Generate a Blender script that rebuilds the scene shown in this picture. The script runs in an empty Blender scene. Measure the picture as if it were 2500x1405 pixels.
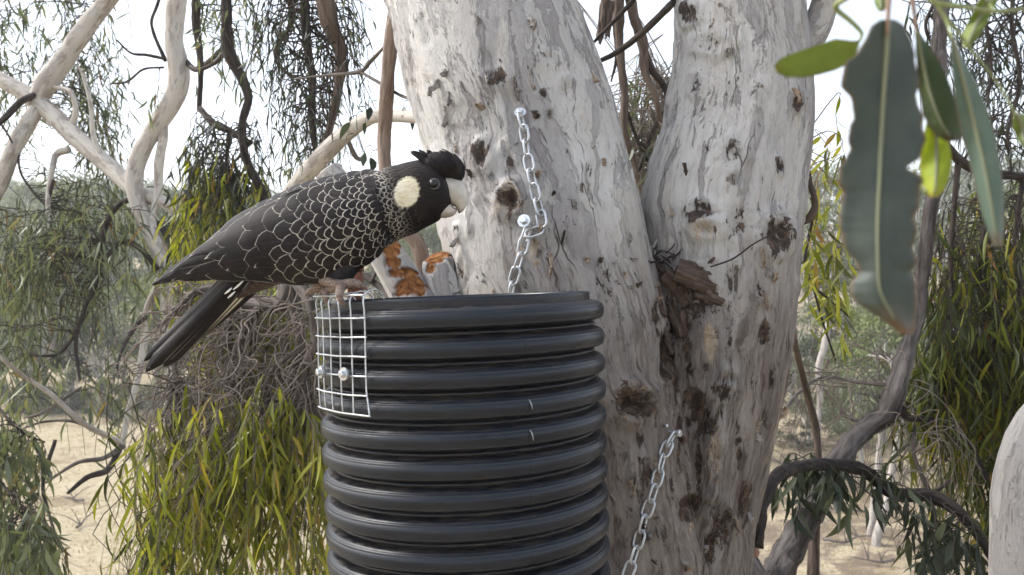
import bpy, math, random
import numpy as np
from mathutils import Vector, Matrix
from mathutils.bvhtree import BVHTree

SC = bpy.context.scene
COL = SC.collection
R = math.radians

# ------------------------------------------------------------------ camera
F = 2150.0          # focal length in photograph pixels (2500 wide)
ZC = 6.0            # camera height: it is strapped up in a tree
cam_d = bpy.data.cameras.new('camera')
cam = bpy.data.objects.new('camera', cam_d)
COL.objects.link(cam)
cam.location = (0, 0, ZC)
cam.rotation_euler = (R(90), 0, 0)
cam_d.sensor_width = 36.0
cam_d.lens = 36.0 * F / 2500.0
cam_d.clip_start = 0.02
cam_d.clip_end = 3000
cam_d.dof.use_dof = True
cam_d.dof.focus_distance = 1.5
cam_d.dof.aperture_fstop = 11.0
SC.camera = cam

# ------------------------------------------------------------------ sky and sun
SUN_EL, SUN_AZ = R(44), R(-78)     # azimuth from +Y towards +X
world = bpy.data.worlds.new('World')
SC.world = world
world.use_nodes = True
wn = world.node_tree
bg = wn.nodes['Background']
sky = wn.nodes.new('ShaderNodeTexSky')
sky.sky_type = 'NISHITA'
sky.sun_disc = False
sky.sun_elevation = SUN_EL
sky.sun_rotation = SUN_AZ
sky.air_density = 1.0
sky.dust_density = 2.0
sky.ozone_density = 1.0
hs = wn.nodes.new('ShaderNodeHueSaturation')
hs.inputs['Saturation'].default_value = 0.48
wn.links.new(sky.outputs[0], hs.inputs['Color'])
wn.links.new(hs.outputs[0], bg.inputs[0])
bg.inputs[1].default_value = 0.15

sun_d = bpy.data.lights.new('sun', 'SUN')
sun_d.energy = 1.5
sun_d.angle = R(18)
sun_d.color = (1.0, 0.97, 0.93)
sun = bpy.data.objects.new('sun', sun_d)
COL.objects.link(sun)
sdir = Vector((math.sin(SUN_AZ) * math.cos(SUN_EL), math.cos(SUN_AZ) * math.cos(SUN_EL), math.sin(SUN_EL)))
sun.rotation_euler = sdir.to_track_quat('Z', 'Y').to_euler()
sun.location = (0, 0, 60)

vs = SC.view_settings
vs.view_transform = 'Standard'
vs.look = 'None'
vs.gamma = 1.0
vs.use_curve_mapping = False
vs.exposure = 1.35
SC.cycles.use_denoising = True
SC.cycles.max_bounces = 6
SC.cycles.diffuse_bounces = 3
SC.cycles.transmission_bounces = 4
SC.cycles.transparent_max_bounces = 4

# ------------------------------------------------------------------ helpers
rnd = random.Random(7)
rs = np.random.RandomState(7)


def P(px, py, Y):
    """photograph pixel -> point at depth Y in front of the camera"""
    return Vector(((px - 1250.0) / F * Y, Y, ZC + (702.5 - py) / F * Y))


def tag(o, label=None, cat=None, group=None, kind=None):
    if label: o['label'] = label
    if cat: o['category'] = cat
    if group: o['group'] = group
    if kind: o['kind'] = kind
    return o


def empty(name, loc, label=None, cat=None, group=None):
    o = bpy.data.objects.new(name, None)
    o.empty_display_size = 0.05
    COL.objects.link(o)
    o.location = loc
    return tag(o, label, cat, group)


def link(name, me, parent=None):
    o = bpy.data.objects.new(name, me)
    COL.objects.link(o)
    if parent is not None:
        o.parent = parent
        # parents only carry a location: keep world coordinates of the mesh data
        p = parent
        off = Vector((0, 0, 0))
        while p is not None:
            off += p.location
            p = p.parent
        o.location = -off
    return o


def np_mesh(name, verts, faces, mat=None, smooth=True, attrs=None, uv=None):
    """verts (N,3); faces (M,k) array with k = 3 or 4, or a list of such arrays"""
    me = bpy.data.meshes.new(name)
    verts = np.asarray(verts, dtype=np.float32)
    if not isinstance(faces, list):
        faces = [faces]
    faces = [np.asarray(f, dtype=np.int32) for f in faces if len(f)]
    nl = sum(f.size for f in faces)
    nf = sum(len(f) for f in faces)
    me.vertices.add(len(verts))
    me.vertices.foreach_set('co', verts.ravel())
    me.loops.add(nl)
    lv = np.concatenate([f.ravel() for f in faces])
    me.loops.foreach_set('vertex_index', lv)
    me.polygons.add(nf)
    tot = np.concatenate([np.full(len(f), f.shape[1], np.int32) for f in faces])
    st = np.concatenate([[0], np.cumsum(tot)[:-1]]).astype(np.int32)
    me.polygons.foreach_set('loop_start', st)
    me.polygons.foreach_set('loop_total', tot)
    me.polygons.foreach_set('use_smooth', np.full(nf, smooth, dtype=bool))
    if uv is not None:
        ul = me.uv_layers.new(name='UVMap')
        ul.data.foreach_set('uv', np.asarray(uv, np.float32)[lv].ravel())
    me.update(calc_edges=True)
    if attrs:
        for k, a in attrs.items():
            a = np.asarray(a, dtype=np.float32)
            if a.ndim == 1:
                at = me.attributes.new(k, 'FLOAT', 'POINT')
                at.data.foreach_set('value', a)
            else:
                at = me.attributes.new(k, 'FLOAT_VECTOR', 'POINT')
                at.data.foreach_set('vector', a.ravel())
    if mat is not None:
        me.materials.append(mat)
    return me


def part(name, verts, faces, mat, parent, smooth=True, attrs=None, uv=None):
    return link(name, np_mesh(name, verts, faces, mat, smooth, attrs, uv), parent)


class Bag:
    """collects several pieces into one mesh"""
    def __init__(s):
        s.v, s.q, s.t, s.at, s.n = [], [], [], {}, 0

    def add(s, v, q=None, t=None, **at):
        v = np.asarray(v, np.float32)
        s.v.append(v)
        if q is not None and len(q): s.q.append(np.asarray(q, np.int32) + s.n)
        if t is not None and len(t): s.t.append(np.asarray(t, np.int32) + s.n)
        for k, a in at.items():
            s.at.setdefault(k, []).append(np.asarray(a, np.float32))
        s.n += len(v)

    def build(s, name, mat, parent, smooth=True):
        f = []
        if s.q: f.append(np.concatenate(s.q))
        if s.t: f.append(np.concatenate(s.t))
        at = {k: np.concatenate(a) for k, a in s.at.items()}
        return part(name, np.concatenate(s.v), f, mat, parent, smooth, at)


# ---- vectorised value noise
def _h(i, j, k, seed):
    n = (i * 374761393 + j * 668265263 + k * 2147483647 + seed * 974711) & 0xffffffff
    n = ((n ^ (n >> 13)) * 1274126177) & 0xffffffff
    n = n ^ (n >> 16)
    return (n & 0xffffff) / float(0xffffff) * 2 - 1


def vnoise(p, seed=0):
    p = np.asarray(p, np.float64)
    i = np.floor(p).astype(np.int64)
    f = p - i
    f = f * f * (3 - 2 * f)
    out = 0
    for dx in (0, 1):
        wx = f[:, 0] if dx else 1 - f[:, 0]
        for dy in (0, 1):
            wy = f[:, 1] if dy else 1 - f[:, 1]
            for dz in (0, 1):
                wz = f[:, 2] if dz else 1 - f[:, 2]
                out = out + wx * wy * wz * _h(i[:, 0] + dx, i[:, 1] + dy, i[:, 2] + dz, seed)
    return out


def fbm(p, oct=4, seed=0, gain=0.5):
    a, s, o = 1.0, 0.0, 0.0
    p = np.asarray(p, np.float64)
    for k in range(oct):
        o = o + a * vnoise(p * (2.03 ** k) + 17.3 * k, seed + k)
        s += a
        a *= gain
    return o / s


def catmull(pts, vals, n):
    """resample a control polyline (with values) to n samples"""
    p = np.array([list(q) for q in pts], float)
    v = np.array(vals, float)
    if v.ndim == 1: v = v[:, None]
    a = np.concatenate([p, v], 1)
    m = len(a)
    d = np.linalg.norm(np.diff(p, axis=0), axis=1)
    c = np.concatenate([[0], np.cumsum(d)])
    t = np.linspace(0, c[-1], n)
    k = np.clip(np.searchsorted(c, t, side='right') - 1, 0, m - 2)
    u = ((t - c[k]) / np.maximum(d[k], 1e-9))[:, None]
    # tangents, non-uniform
    g = np.zeros_like(a)
    for i in range(m):
        lo, hi = max(i - 1, 0), min(i + 1, m - 1)
        g[i] = (a[hi] - a[lo]) / max(c[hi] - c[lo], 1e-9)
    h = d[k][:, None]
    A, B = a[k], a[k + 1]
    TA, TB = g[k] * h, g[k + 1] * h
    u2, u3 = u * u, u * u * u
    o = (2 * u3 - 3 * u2 + 1) * A + (u3 - 2 * u2 + u) * TA + (-2 * u3 + 3 * u2) * B + (u3 - u2) * TB
    return o[:, :3], o[:, 3:], t


def frames(c):
    """parallel-transport frames along centreline c (n,3)"""
    n = len(c)
    t = np.gradient(c, axis=0)
    t /= np.maximum(np.linalg.norm(t, axis=1, keepdims=True), 1e-12)
    a = np.zeros((n, 3)); b = np.zeros((n, 3))
    ref = np.array([0., -1., 0.]) if abs(t[0][1]) < .9 else np.array([1., 0., 0.])
    u = ref - t[0] * ref.dot(t[0]); u /= np.linalg.norm(u)
    for i in range(n):
        u = u - t[i] * u.dot(t[i])
        u /= max(np.linalg.norm(u), 1e-9)
        a[i] = u
        b[i] = np.cross(t[i], u)
    return t, a, b


def grid_faces(nu, nv, wrap=True):
    """rings nv of nu verts"""
    i = np.arange(nu if wrap else nu - 1)
    j = np.arange(nv - 1)
    I, J = np.meshgrid(i, j)
    I = I.ravel(); J = J.ravel()
    I2 = (I + 1) % nu
    return np.stack([J * nu + I, J * nu + I2, (J + 1) * nu + I2, (J + 1) * nu + I], 1)


def tube(pts, rads, n=12, sides=8, rough=0.0, nscale=8.0, seed=0, cap=True, ridge=0.0):
    """smooth tapered tube -> verts, quads, tris, bk (bark coordinates)"""
    c, r, s = catmull(pts, rads, n)
    r = np.maximum(r[:, 0], 1e-4)
    t, a, b = frames(c)
    th = np.arange(sides) / sides * 2 * math.pi
    ca, sa = np.cos(th), np.sin(th)
    rr = np.repeat(r[:, None], sides, 1)
    bk = np.stack([ca[None] * r[:, None], sa[None] * r[:, None], np.repeat(s[:, None], sides, 1)], 2).reshape(-1, 3)
    if rough:
        rr = rr * (1 + rough * fbm(bk * nscale + seed * 3.1, 3, seed)).reshape(n, sides)
    if ridge:
        kx = 2.6 / max(r.max(), 1e-4)
        g_ = fbm(bk * np.array([kx, kx, kx * .10]) + seed, 3, seed + 7, .6)
        rr = rr * (1 + ridge * (1 - 2.6 * np.abs(g_))).reshape(n, sides)
    v = c[:, None] + rr[..., None] * (a[:, None] * ca[None, :, None] + b[:, None] * sa[None, :, None])
    v = v.reshape(-1, 3)
    q = grid_faces(sides, n)
    tr = None
    if cap:
        v = np.concatenate([v, c[:1], c[-1:]])
        bk = np.concatenate([bk, [[0, 0, s[0]]], [[0, 0, s[-1]]]])
        i = np.arange(sides); i2 = (i + 1) % sides
        k = n * sides
        tr = np.concatenate([np.stack([np.full(sides, k), i2, i], 1),
                             np.stack([np.full(sides, k + 1), (n - 1) * sides + i, (n - 1) * sides + i2], 1)])
    return v, q, tr, bk


# ------------------------------------------------------------------ material kit
class NT:
    def __init__(s, name):
        s.m = bpy.data.materials.new(name)
        s.m.use_nodes = True
        s.t = s.m.node_tree
        s.bsdf = s.t.nodes['Principled BSDF']
        s.out = s.t.nodes['Material Output']

    def n(s, typ, **kw):
        nd = s.t.nodes.new(typ)
        for k, v in kw.items():
            setattr(nd, k, v)
        return nd

    def l(s, a, b):
        s.t.links.new(a, b)

    def attr(s, name, vec=False):
        nd = s.n('ShaderNodeAttribute', attribute_name=name)
        return nd.outputs['Vector'] if vec else nd.outputs['Fac']

    def coord(s, which='Object'):
        return s.n('ShaderNodeTexCoord').outputs[which]

    def mapping(s, v, scale=(1, 1, 1), loc=(0, 0, 0)):
        nd = s.n('ShaderNodeMapping')
        s.l(v, nd.inputs['Vector'])
        nd.inputs['Scale'].default_value = scale
        nd.inputs['Location'].default_value = loc
        return nd.outputs[0]

    def noise(s, v, scale=5, detail=4, rough=.55, dist=0.0):
        nd = s.n('ShaderNodeTexNoise')
        s.l(v, nd.inputs['Vector'])
        nd.inputs['Scale'].default_value = scale
        nd.inputs['Detail'].default_value = detail
        nd.inputs['Roughness'].default_value = rough
        nd.inputs['Distortion'].default_value = dist
        return nd.outputs[0]

    def voro(s, v, scale=5, feature='DISTANCE_TO_EDGE'):
        nd = s.n('ShaderNodeTexVoronoi', feature=feature)
        s.l(v, nd.inputs['Vector'])
        nd.inputs['Scale'].default_value = scale
        return nd.outputs['Distance']

    def ramp(s, f, a, b, ca=0.0, cb=1.0):
        nd = s.n('ShaderNodeMapRange', interpolation_type='SMOOTHSTEP')
        s.l(f, nd.inputs[0])
        nd.inputs[1].default_value = a
        nd.inputs[2].default_value = b
        nd.inputs[3].default_value = ca
        nd.inputs[4].default_value = cb
        return nd.outputs[0]

    def math(s, op, a, b=None):
        nd = s.n('ShaderNodeMath', operation=op)
        for i, x in enumerate((a, b)):
            if x is None: continue
            if isinstance(x, (int, float)): nd.inputs[i].default_value = x
            else: s.l(x, nd.inputs[i])
        return nd.outputs[0]

    def mix(s, f, a, b):
        nd = s.n('ShaderNodeMix', data_type='RGBA')
        if isinstance(f, (int, float)): nd.inputs[0].default_value = f
        else: s.l(f, nd.inputs[0])
        for i, x in ((6, a), (7, b)):
            if isinstance(x, tuple): nd.inputs[i].default_value = (*x, 1)
            else: s.l(x, nd.inputs[i])
        return nd.outputs[2]

    def bump(s, h, strength=.5, dist=.01):
        nd = s.n('ShaderNodeBump')
        s.l(h, nd.inputs['Height'])
        nd.inputs['Strength'].default_value = strength
        nd.inputs['Distance'].default_value = dist
        s.l(nd.outputs[0], s.bsdf.inputs['Normal'])
        return nd

    def done(s, col=None, rough=.7, spec=None):
        if col is not None:
            if isinstance(col, tuple): s.bsdf.inputs['Base Color'].default_value = (*col, 1)
            else: s.l(col, s.bsdf.inputs['Base Color'])
        if isinstance(rough, (int, float)): s.bsdf.inputs['Roughness'].default_value = rough
        else: s.l(rough, s.bsdf.inputs['Roughness'])
        if spec is not None: s.bsdf.inputs['Specular IOR Level'].default_value = spec
        return s.m


def bark_pale(name, light, grey, brown, s=1.0, fleck=.5, bumpd=.006):
    """smooth gum bark: pale ground, grey flaking plates, dark flecks"""
    k = NT(name)
    v = k.attr('bk', True)
    v1 = k.mapping(v, (1, 1, .38))
    big = k.noise(v1, 7 * s, 8, .62, .6)
    plate = k.ramp(big, .535, .555)
    big2 = k.noise(k.mapping(v, (1, 1, .3), (3, 7, 1)), 13 * s, 9, .66, 1.0)
    plate2 = k.ramp(big2, .575, .59)
    soft = k.noise(k.mapping(v, (1, 1, .25), (9, 1, 4)), 4 * s, 5, .6)
    c = k.mix(k.ramp(soft, .35, .7), light, tuple(.45 * a + .55 * b for a, b in zip(light, grey)))
    c = k.mix(k.math('MULTIPLY', plate, .75), c, grey)
    c = k.mix(k.math('MULTIPLY', plate2, .6), c, tuple(x * .78 for x in grey))
    st = k.noise(k.mapping(v, (1, 1, .16), (2, 5, 8)), 9 * s, 6, .65, .4)
    c = k.mix(k.math('MULTIPLY', k.ramp(st, .52, .70), .75), c, brown)
    fl = k.noise(k.mapping(v, (1, 1, .33), (5, 5, 5)), 70 * s, 6, .7)
    flm = k.noise(v1, 11 * s, 3, .5)
    dark = k.math('MULTIPLY', k.ramp(fl, .64, .70), k.ramp(flm, .46, .6))
    c = k.mix(k.math('MULTIPLY', dark, fleck), c, tuple(x * .35 for x in brown))
    h = k.math('ADD', k.math('MULTIPLY', plate, -.5), k.math('MULTIPLY', fl, .6))
    h = k.math('ADD', h, k.math('MULTIPLY', plate2, -.35))
    h = k.math('ADD', h, k.math('MULTIPLY', dark, -.8))
    k.bump(h, .55, bumpd)
    return k.done(c, .8, .25)


def bark_rough(name, a, b, s=1.0, bumpd=.008):
    """stringy, fissured bark"""
    k = NT(name)
    v = k.attr('bk', True)
    f = k.noise(k.mapping(v, (1, 1, .12)), 60 * s, 8, .7, .4)
    g = k.noise(k.mapping(v, (1, 1, .3), (4, 4, 4)), 12 * s, 5, .6)
    c = k.mix(k.ramp(f, .35, .68), a, b)
    c = k.mix(k.ramp(g, .4, .75, 0, .5), c, tuple(.5 * (x + y) * 1.25 for x, y in zip(a, b)))
    k.bump(f, .8, bumpd)
    return k.done(c, .85, .2)


def leaf_mat(name, stops, trans=.35, rough=.45, tint=(1.15, 1.2, .5)):
    """leaf: colour by the per-leaf value 'rn', some light passing through"""
    k = NT(name)
    cr = k.n('ShaderNodeValToRGB')
    el = cr.color_ramp.elements
    while len(el) < len(stops): el.new(.5)
    for e, (p_, c_) in zip(el, stops):
        e.position = p_
        e.color = (*c_, 1)
    k.l(k.attr('rn'), cr.inputs[0])
    col = cr.outputs[0]
    k.l(col, k.bsdf.inputs['Base Color'])
    k.bsdf.inputs['Roughness'].default_value = rough
    k.bsdf.inputs['Specular IOR Level'].default_value = .35
    tr = k.n('ShaderNodeBsdfTranslucent')
    k.l(k.mix(1.0, col, tint), tr.inputs['Color'])
    mm = k.t.nodes[-1]
    for nd in k.t.nodes:
        if nd.bl_idname == 'ShaderNodeMix': nd.blend_type = 'MULTIPLY'
    ms = k.n('ShaderNodeMixShader')
    ms.inputs[0].default_value = trans
    k.l(k.bsdf.outputs[0], ms.inputs[1])
    k.l(tr.outputs[0], ms.inputs[2])
    k.l(ms.outputs[0], k.out.inputs['Surface'])
    return k.m


def plain(name, col, rough=.6, metal=0.0, spec=None, nscale=None, amt=.25, bumpd=None):
    k = NT(name)
    c = col
    if nscale:
        nn = k.noise(k.coord('Object'), nscale, 6, .6)
        c = k.mix(k.ramp(nn, .3, .7), tuple(x * (1 - amt) for x in col), tuple(min(1, x * (1 + amt)) for x in col))
        if bumpd: k.bump(nn, .5, bumpd)
    k.bsdf.inputs['Metallic'].default_value = metal
    return k.done(c, rough, spec)

# ================================================================== ground
def ground_z(x, y):
    x = np.asarray(x, float); y = np.asarray(y, float)
    s = 36 - 17 / (1 + np.exp(-(x - 1.5) / 1.6))
    d = y - s
    soft = 6.0
    rise = np.where(d > 60, d, soft * np.log1p(np.exp(np.clip(d, -200, 60) / soft)))
    z = np.minimum(0.115 * rise, 0.115 * 190 + 0.02 * (rise - 190))
    z = z + .9 * vnoise(np.stack([x / 23, y / 23, 0 * x], 1), 3) * np.clip((y - 30) / 40, 0, 1)
    z = z + .06 * vnoise(np.stack([x / 2.3, y / 2.3, 0 * x], 1), 4)
    return z


def gz(x, y):
    return float(ground_z(np.array([x]), np.array([y]))[0])


gx = np.concatenate([-np.geomspace(600, 45, 14), np.linspace(-40, 40, 81), np.geomspace(45, 600, 14)])
gy = np.concatenate([-np.geomspace(120, 12, 8), np.linspace(-8, 60, 86), np.geomspace(64, 680, 26)])
GX, GY = np.meshgrid(gx, gy)
gv = np.stack([GX.ravel(), GY.ravel(), ground_z(GX.ravel(), GY.ravel())], 1)
k = NT('dry_paddock')
co = k.coord('Object')
n1 = k.noise(co, .35, 7, .65, .5)
n2 = k.noise(co, 5.0, 6, .7)
n3 = k.noise(co, 26.0, 4, .7)
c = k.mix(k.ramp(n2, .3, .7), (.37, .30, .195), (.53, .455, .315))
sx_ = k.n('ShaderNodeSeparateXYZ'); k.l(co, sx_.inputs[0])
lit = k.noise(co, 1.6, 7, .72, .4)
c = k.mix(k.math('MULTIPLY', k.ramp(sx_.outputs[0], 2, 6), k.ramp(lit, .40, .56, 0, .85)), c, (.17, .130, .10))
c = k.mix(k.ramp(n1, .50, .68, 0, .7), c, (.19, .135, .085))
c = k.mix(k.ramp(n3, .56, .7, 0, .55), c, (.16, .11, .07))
k.bump(n3, .8, .05)
M_ground = k.done(c, .95, .1)
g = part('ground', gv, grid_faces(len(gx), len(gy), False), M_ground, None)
tag(g, 'dry straw coloured paddock rising to the wooded hillside', 'ground', kind='structure')

# ================================================================== main tree
k = NT('main_gum_bark')
v = k.attr('bk', True)
low = k.attr('low'); knot_crease = k.attr('knot_crease'); warm = k.attr('warm'); chew = k.attr('chew')
wv = k.n('ShaderNodeVectorMath', operation='MULTIPLY_ADD')
nw = k.n('ShaderNodeTexNoise'); k.l(v, nw.inputs['Vector']); nw.inputs['Scale'].default_value = 9; nw.inputs['Detail'].default_value = 3
k.l(nw.outputs['Color'], wv.inputs[0]); wv.inputs[1].default_value = (.05, .05, .10); k.l(v, wv.inputs[2])
vw = wv.outputs[0]
v1 = k.mapping(vw, (1, 1, .24))
big = k.noise(v1, 8.5, 9, .66, .5)
pl1 = k.ramp(big, .525, .545)
big2 = k.noise(k.mapping(vw, (1, 1, .20), (3, 7, 1)), 21, 10, .70, .5)
pl2 = k.ramp(big2, .565, .58)
big3 = k.noise(k.mapping(vw, (1, 1, .17), (8, 2, 5)), 14, 9, .68, .4)
pl3 = k.ramp(big3, .575, .585)
soft = k.noise(k.mapping(v, (1, 1, .22), (9, 1, 4)), 5, 6, .62)
c = k.mix(k.ramp(soft, .33, .68), (.66, .64, .61), (.50, .475, .45))
c = k.mix(k.math('MULTIPLY', pl1, .72), c, (.37, .35, .345))
c = k.mix(k.math('MULTIPLY', pl3, .55), c, (.60, .56, .50))
c = k.mix(k.math('MULTIPLY', pl2, .75), c, (.29, .265, .265))
st = k.noise(k.mapping(vw, (1, 1, .13), (2, 5, 8)), 11, 7, .68, .3)
c = k.mix(k.ramp(st, .56, .78, 0, .6), c, (.33, .235, .165))
# fine crackle and grain
gr = k.noise(k.mapping(vw, (1, 1, .45), (7, 3, 9)), 150, 8, .75, .3)
gr2 = k.noise(k.mapping(vw, (1, 1, .12), (1, 6, 3)), 55, 8, .72, .2)
c = k.mix(k.ramp(gr, .50, .30, 0, .42), c, (.20, .175, .16))
c = k.mix(k.ramp(gr2, .58, .72, 0, .38), c, (.24, .205, .185))
c = k.mix(k.ramp(gr2, .42, .28, 0, .35), c, (.74, .72, .69))
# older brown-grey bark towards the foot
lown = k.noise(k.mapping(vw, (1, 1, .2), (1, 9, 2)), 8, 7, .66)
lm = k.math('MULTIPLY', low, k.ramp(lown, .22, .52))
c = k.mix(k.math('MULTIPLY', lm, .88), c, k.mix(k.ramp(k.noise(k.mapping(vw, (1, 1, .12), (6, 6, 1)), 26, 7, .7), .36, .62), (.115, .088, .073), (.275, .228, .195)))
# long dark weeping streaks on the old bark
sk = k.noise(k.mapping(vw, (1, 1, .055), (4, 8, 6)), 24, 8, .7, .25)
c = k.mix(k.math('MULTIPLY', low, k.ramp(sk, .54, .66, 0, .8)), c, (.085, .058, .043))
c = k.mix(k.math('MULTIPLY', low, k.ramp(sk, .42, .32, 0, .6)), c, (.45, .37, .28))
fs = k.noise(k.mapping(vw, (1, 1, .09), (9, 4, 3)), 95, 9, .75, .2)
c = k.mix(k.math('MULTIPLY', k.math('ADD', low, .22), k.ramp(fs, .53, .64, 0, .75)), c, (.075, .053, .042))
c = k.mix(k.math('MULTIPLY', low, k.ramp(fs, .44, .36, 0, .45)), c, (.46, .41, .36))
# flecks and fissures
fl = k.noise(k.mapping(vw, (1, 1, .34), (5, 5, 5)), 85, 6, .72)
flm = k.noise(v1, 15, 4, .6)
fdark = k.math('MULTIPLY', k.ramp(fl, .60, .66), k.ramp(flm, .47, .58))
cr_ = k.voro(k.mapping(vw, (1, 1, .16), (1, 2, 3)), 22)
crk = k.math('MULTIPLY', k.ramp(cr_, .022, .0), k.ramp(k.noise(v1, 10, 4, .6), .57, .66))
fis = k.math('MAXIMUM', fdark, crk)
c = k.mix(k.math('MULTIPLY', fis, .8), c, (.075, .052, .042))
# knots, dark crease strips, stains, chewed wood
kn = k.noise(vw, 60, 7, .72, .8)
kf = k.noise(k.mapping(vw, (1, 1, .5), (2, 2, 2)), 120, 7, .75, .5)
wmask = k.ramp(k.math('ADD', warm, k.math('MULTIPLY', k.math('SUBTRACT', kf, .5), 2.4)), .42, .55)
c = k.mix(k.math('MULTIPLY', wmask, .7), c, k.mix(k.ramp(kn, .38, .62), (.36, .235, .135), (.60, .50, .37)))
kl = k.noise(k.mapping(vw, (1, 1, .6), (6, 1, 2)), 42, 4, .6)
kmask = k.ramp(k.math('ADD', k.math('ADD', knot_crease, k.math('MULTIPLY', k.math('SUBTRACT', kf, .5), 2.2)), k.math('MULTIPLY', k.math('SUBTRACT', kl, .5), 2.4)), .60, .74)
c = k.mix(k.math('MULTIPLY', kmask, .92), c, k.mix(k.ramp(kn, .42, .66), (.035, .024, .020), (.20, .125, .085)))
c = k.mix(chew, c, k.mix(k.ramp(kn, .35, .65), (.17, .055, .02), (.46, .215, .08)))
h = k.math('ADD', k.math('MULTIPLY', pl1, -.40), k.math('MULTIPLY', fl, .55))
h = k.math('ADD', h, k.math('MULTIPLY', pl2, -.45))
h = k.math('ADD', h, k.math('MULTIPLY', fis, -.9))
h = k.math('ADD', h, k.math('MULTIPLY', k.math('MULTIPLY', knot_crease, kf), 3.0))
h = k.math('ADD', h, k.math('MULTIPLY', kmask, -1.0))
h = k.math('ADD', h, k.math('MULTIPLY', soft, .8))
h = k.math('ADD', h, k.math('ADD', k.math('MULTIPLY', gr, .7), k.math('MULTIPLY', gr2, -.6)))
h = k.math('ADD', h, k.math('MULTIPLY', k.math('MULTIPLY', fs, k.math('ADD', low, .25)), -1.6))
k.bump(h, .9, .007)
M_main = k.done(c, .82, .2)

M_grey = bark_rough('grey_branch_bark', (.065, .055, .049), (.21, .18, .16), 1.0)
M_dark = bark_rough('dark_branch_bark', (.022, .018, .016), (.092, .075, .066), 1.3)
M_strip = bark_rough('brown_shed_bark', (.040, .029, .023), (.145, .102, .080), 1.2, .004)
M_pale = bark_pale('pale_branch_bark', (.56, .52, .465), (.33, .29, .26), (.24, .155, .105), 2.4, .85, .005)
M_vl = bark_rough('peeling_limb_bark', (.13, .085, .065), (.36, .29, .245), .8)
M_far_bark = plain('far_pale_bark', (.46, .43, .39), .85, nscale=3, amt=.35)

# (photograph row, left edge, right edge, depth of the axis)
EA = [(-420, 800, 1215, 2.02), (-200, 880, 1310, 1.93), (0, 947, 1388, 1.86), (130, 975, 1440, 1.83), (246, 1007, 1479, 1.81), (330, 1038, 1505, 1.80),
      (435, 1058, 1531, 1.79), (543, 1078, 1561, 1.78), (640, 1103, 1583, 1.77), (715, 1118, 1602, 1.765), (820, 1132, 1628, 1.765), (950, 1150, 1655, 1.765),
      (1100, 1170, 1690, 1.765), (1385, 1195, 1725, 1.775), (1700, 1215, 1750, 1.79)]
EB = [(-420, 1670, 1965, 1.98), (-200, 1655, 1950, 1.94), (0, 1645, 1948, 1.91), (154, 1641, 1968, 1.89), (256, 1628, 1974, 1.88), (358, 1611, 1966, 1.86), (430, 1583, 1958, 1.845),
      (500, 1566, 1953, 1.835), (563, 1562, 1949, 1.83), (640, 1568, 1944, 1.82), (715, 1575, 1938, 1.815), (820, 1575, 1928, 1.81), (942, 1570, 1906, 1.80),
      (1055, 1560, 1884, 1.795), (1170, 1545, 1860, 1.79), (1255, 1525, 1840, 1.79), (1385, 1500, 1830, 1.79), (1700, 1480, 1800, 1.80)]


def stem_base(E, sides, n):
    pts, rads = [], []
    for y, l, r_, Y in E:
        hw = (r_ - l) / 2 / F
        # silhouette half-angle -> true radius of the round stem
        rad = Y * hw / math.sqrt(1 + hw * hw)
        pts.append(P((l + r_) / 2, y, Y)); rads.append(rad)
    c, r, s = catmull(pts, rads, n)
    t, a, b = frames(c)
    th = np.arange(sides) / sides * 2 * math.pi
    ca, sa = np.cos(th), np.sin(th)
    nrm = (a[:, None] * ca[None, :, None] + b[:, None] * sa[None, :, None]).reshape(-1, 3)
    v = np.repeat(c, sides, 0) + nrm * np.repeat(r[:, 0], sides)[:, None]
    bk = np.stack([np.tile(ca, n) * .17, np.tile(sa, n) * .17, np.repeat(s, sides)], 1)
    return v, nrm, bk, grid_faces(sides, n)


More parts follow.
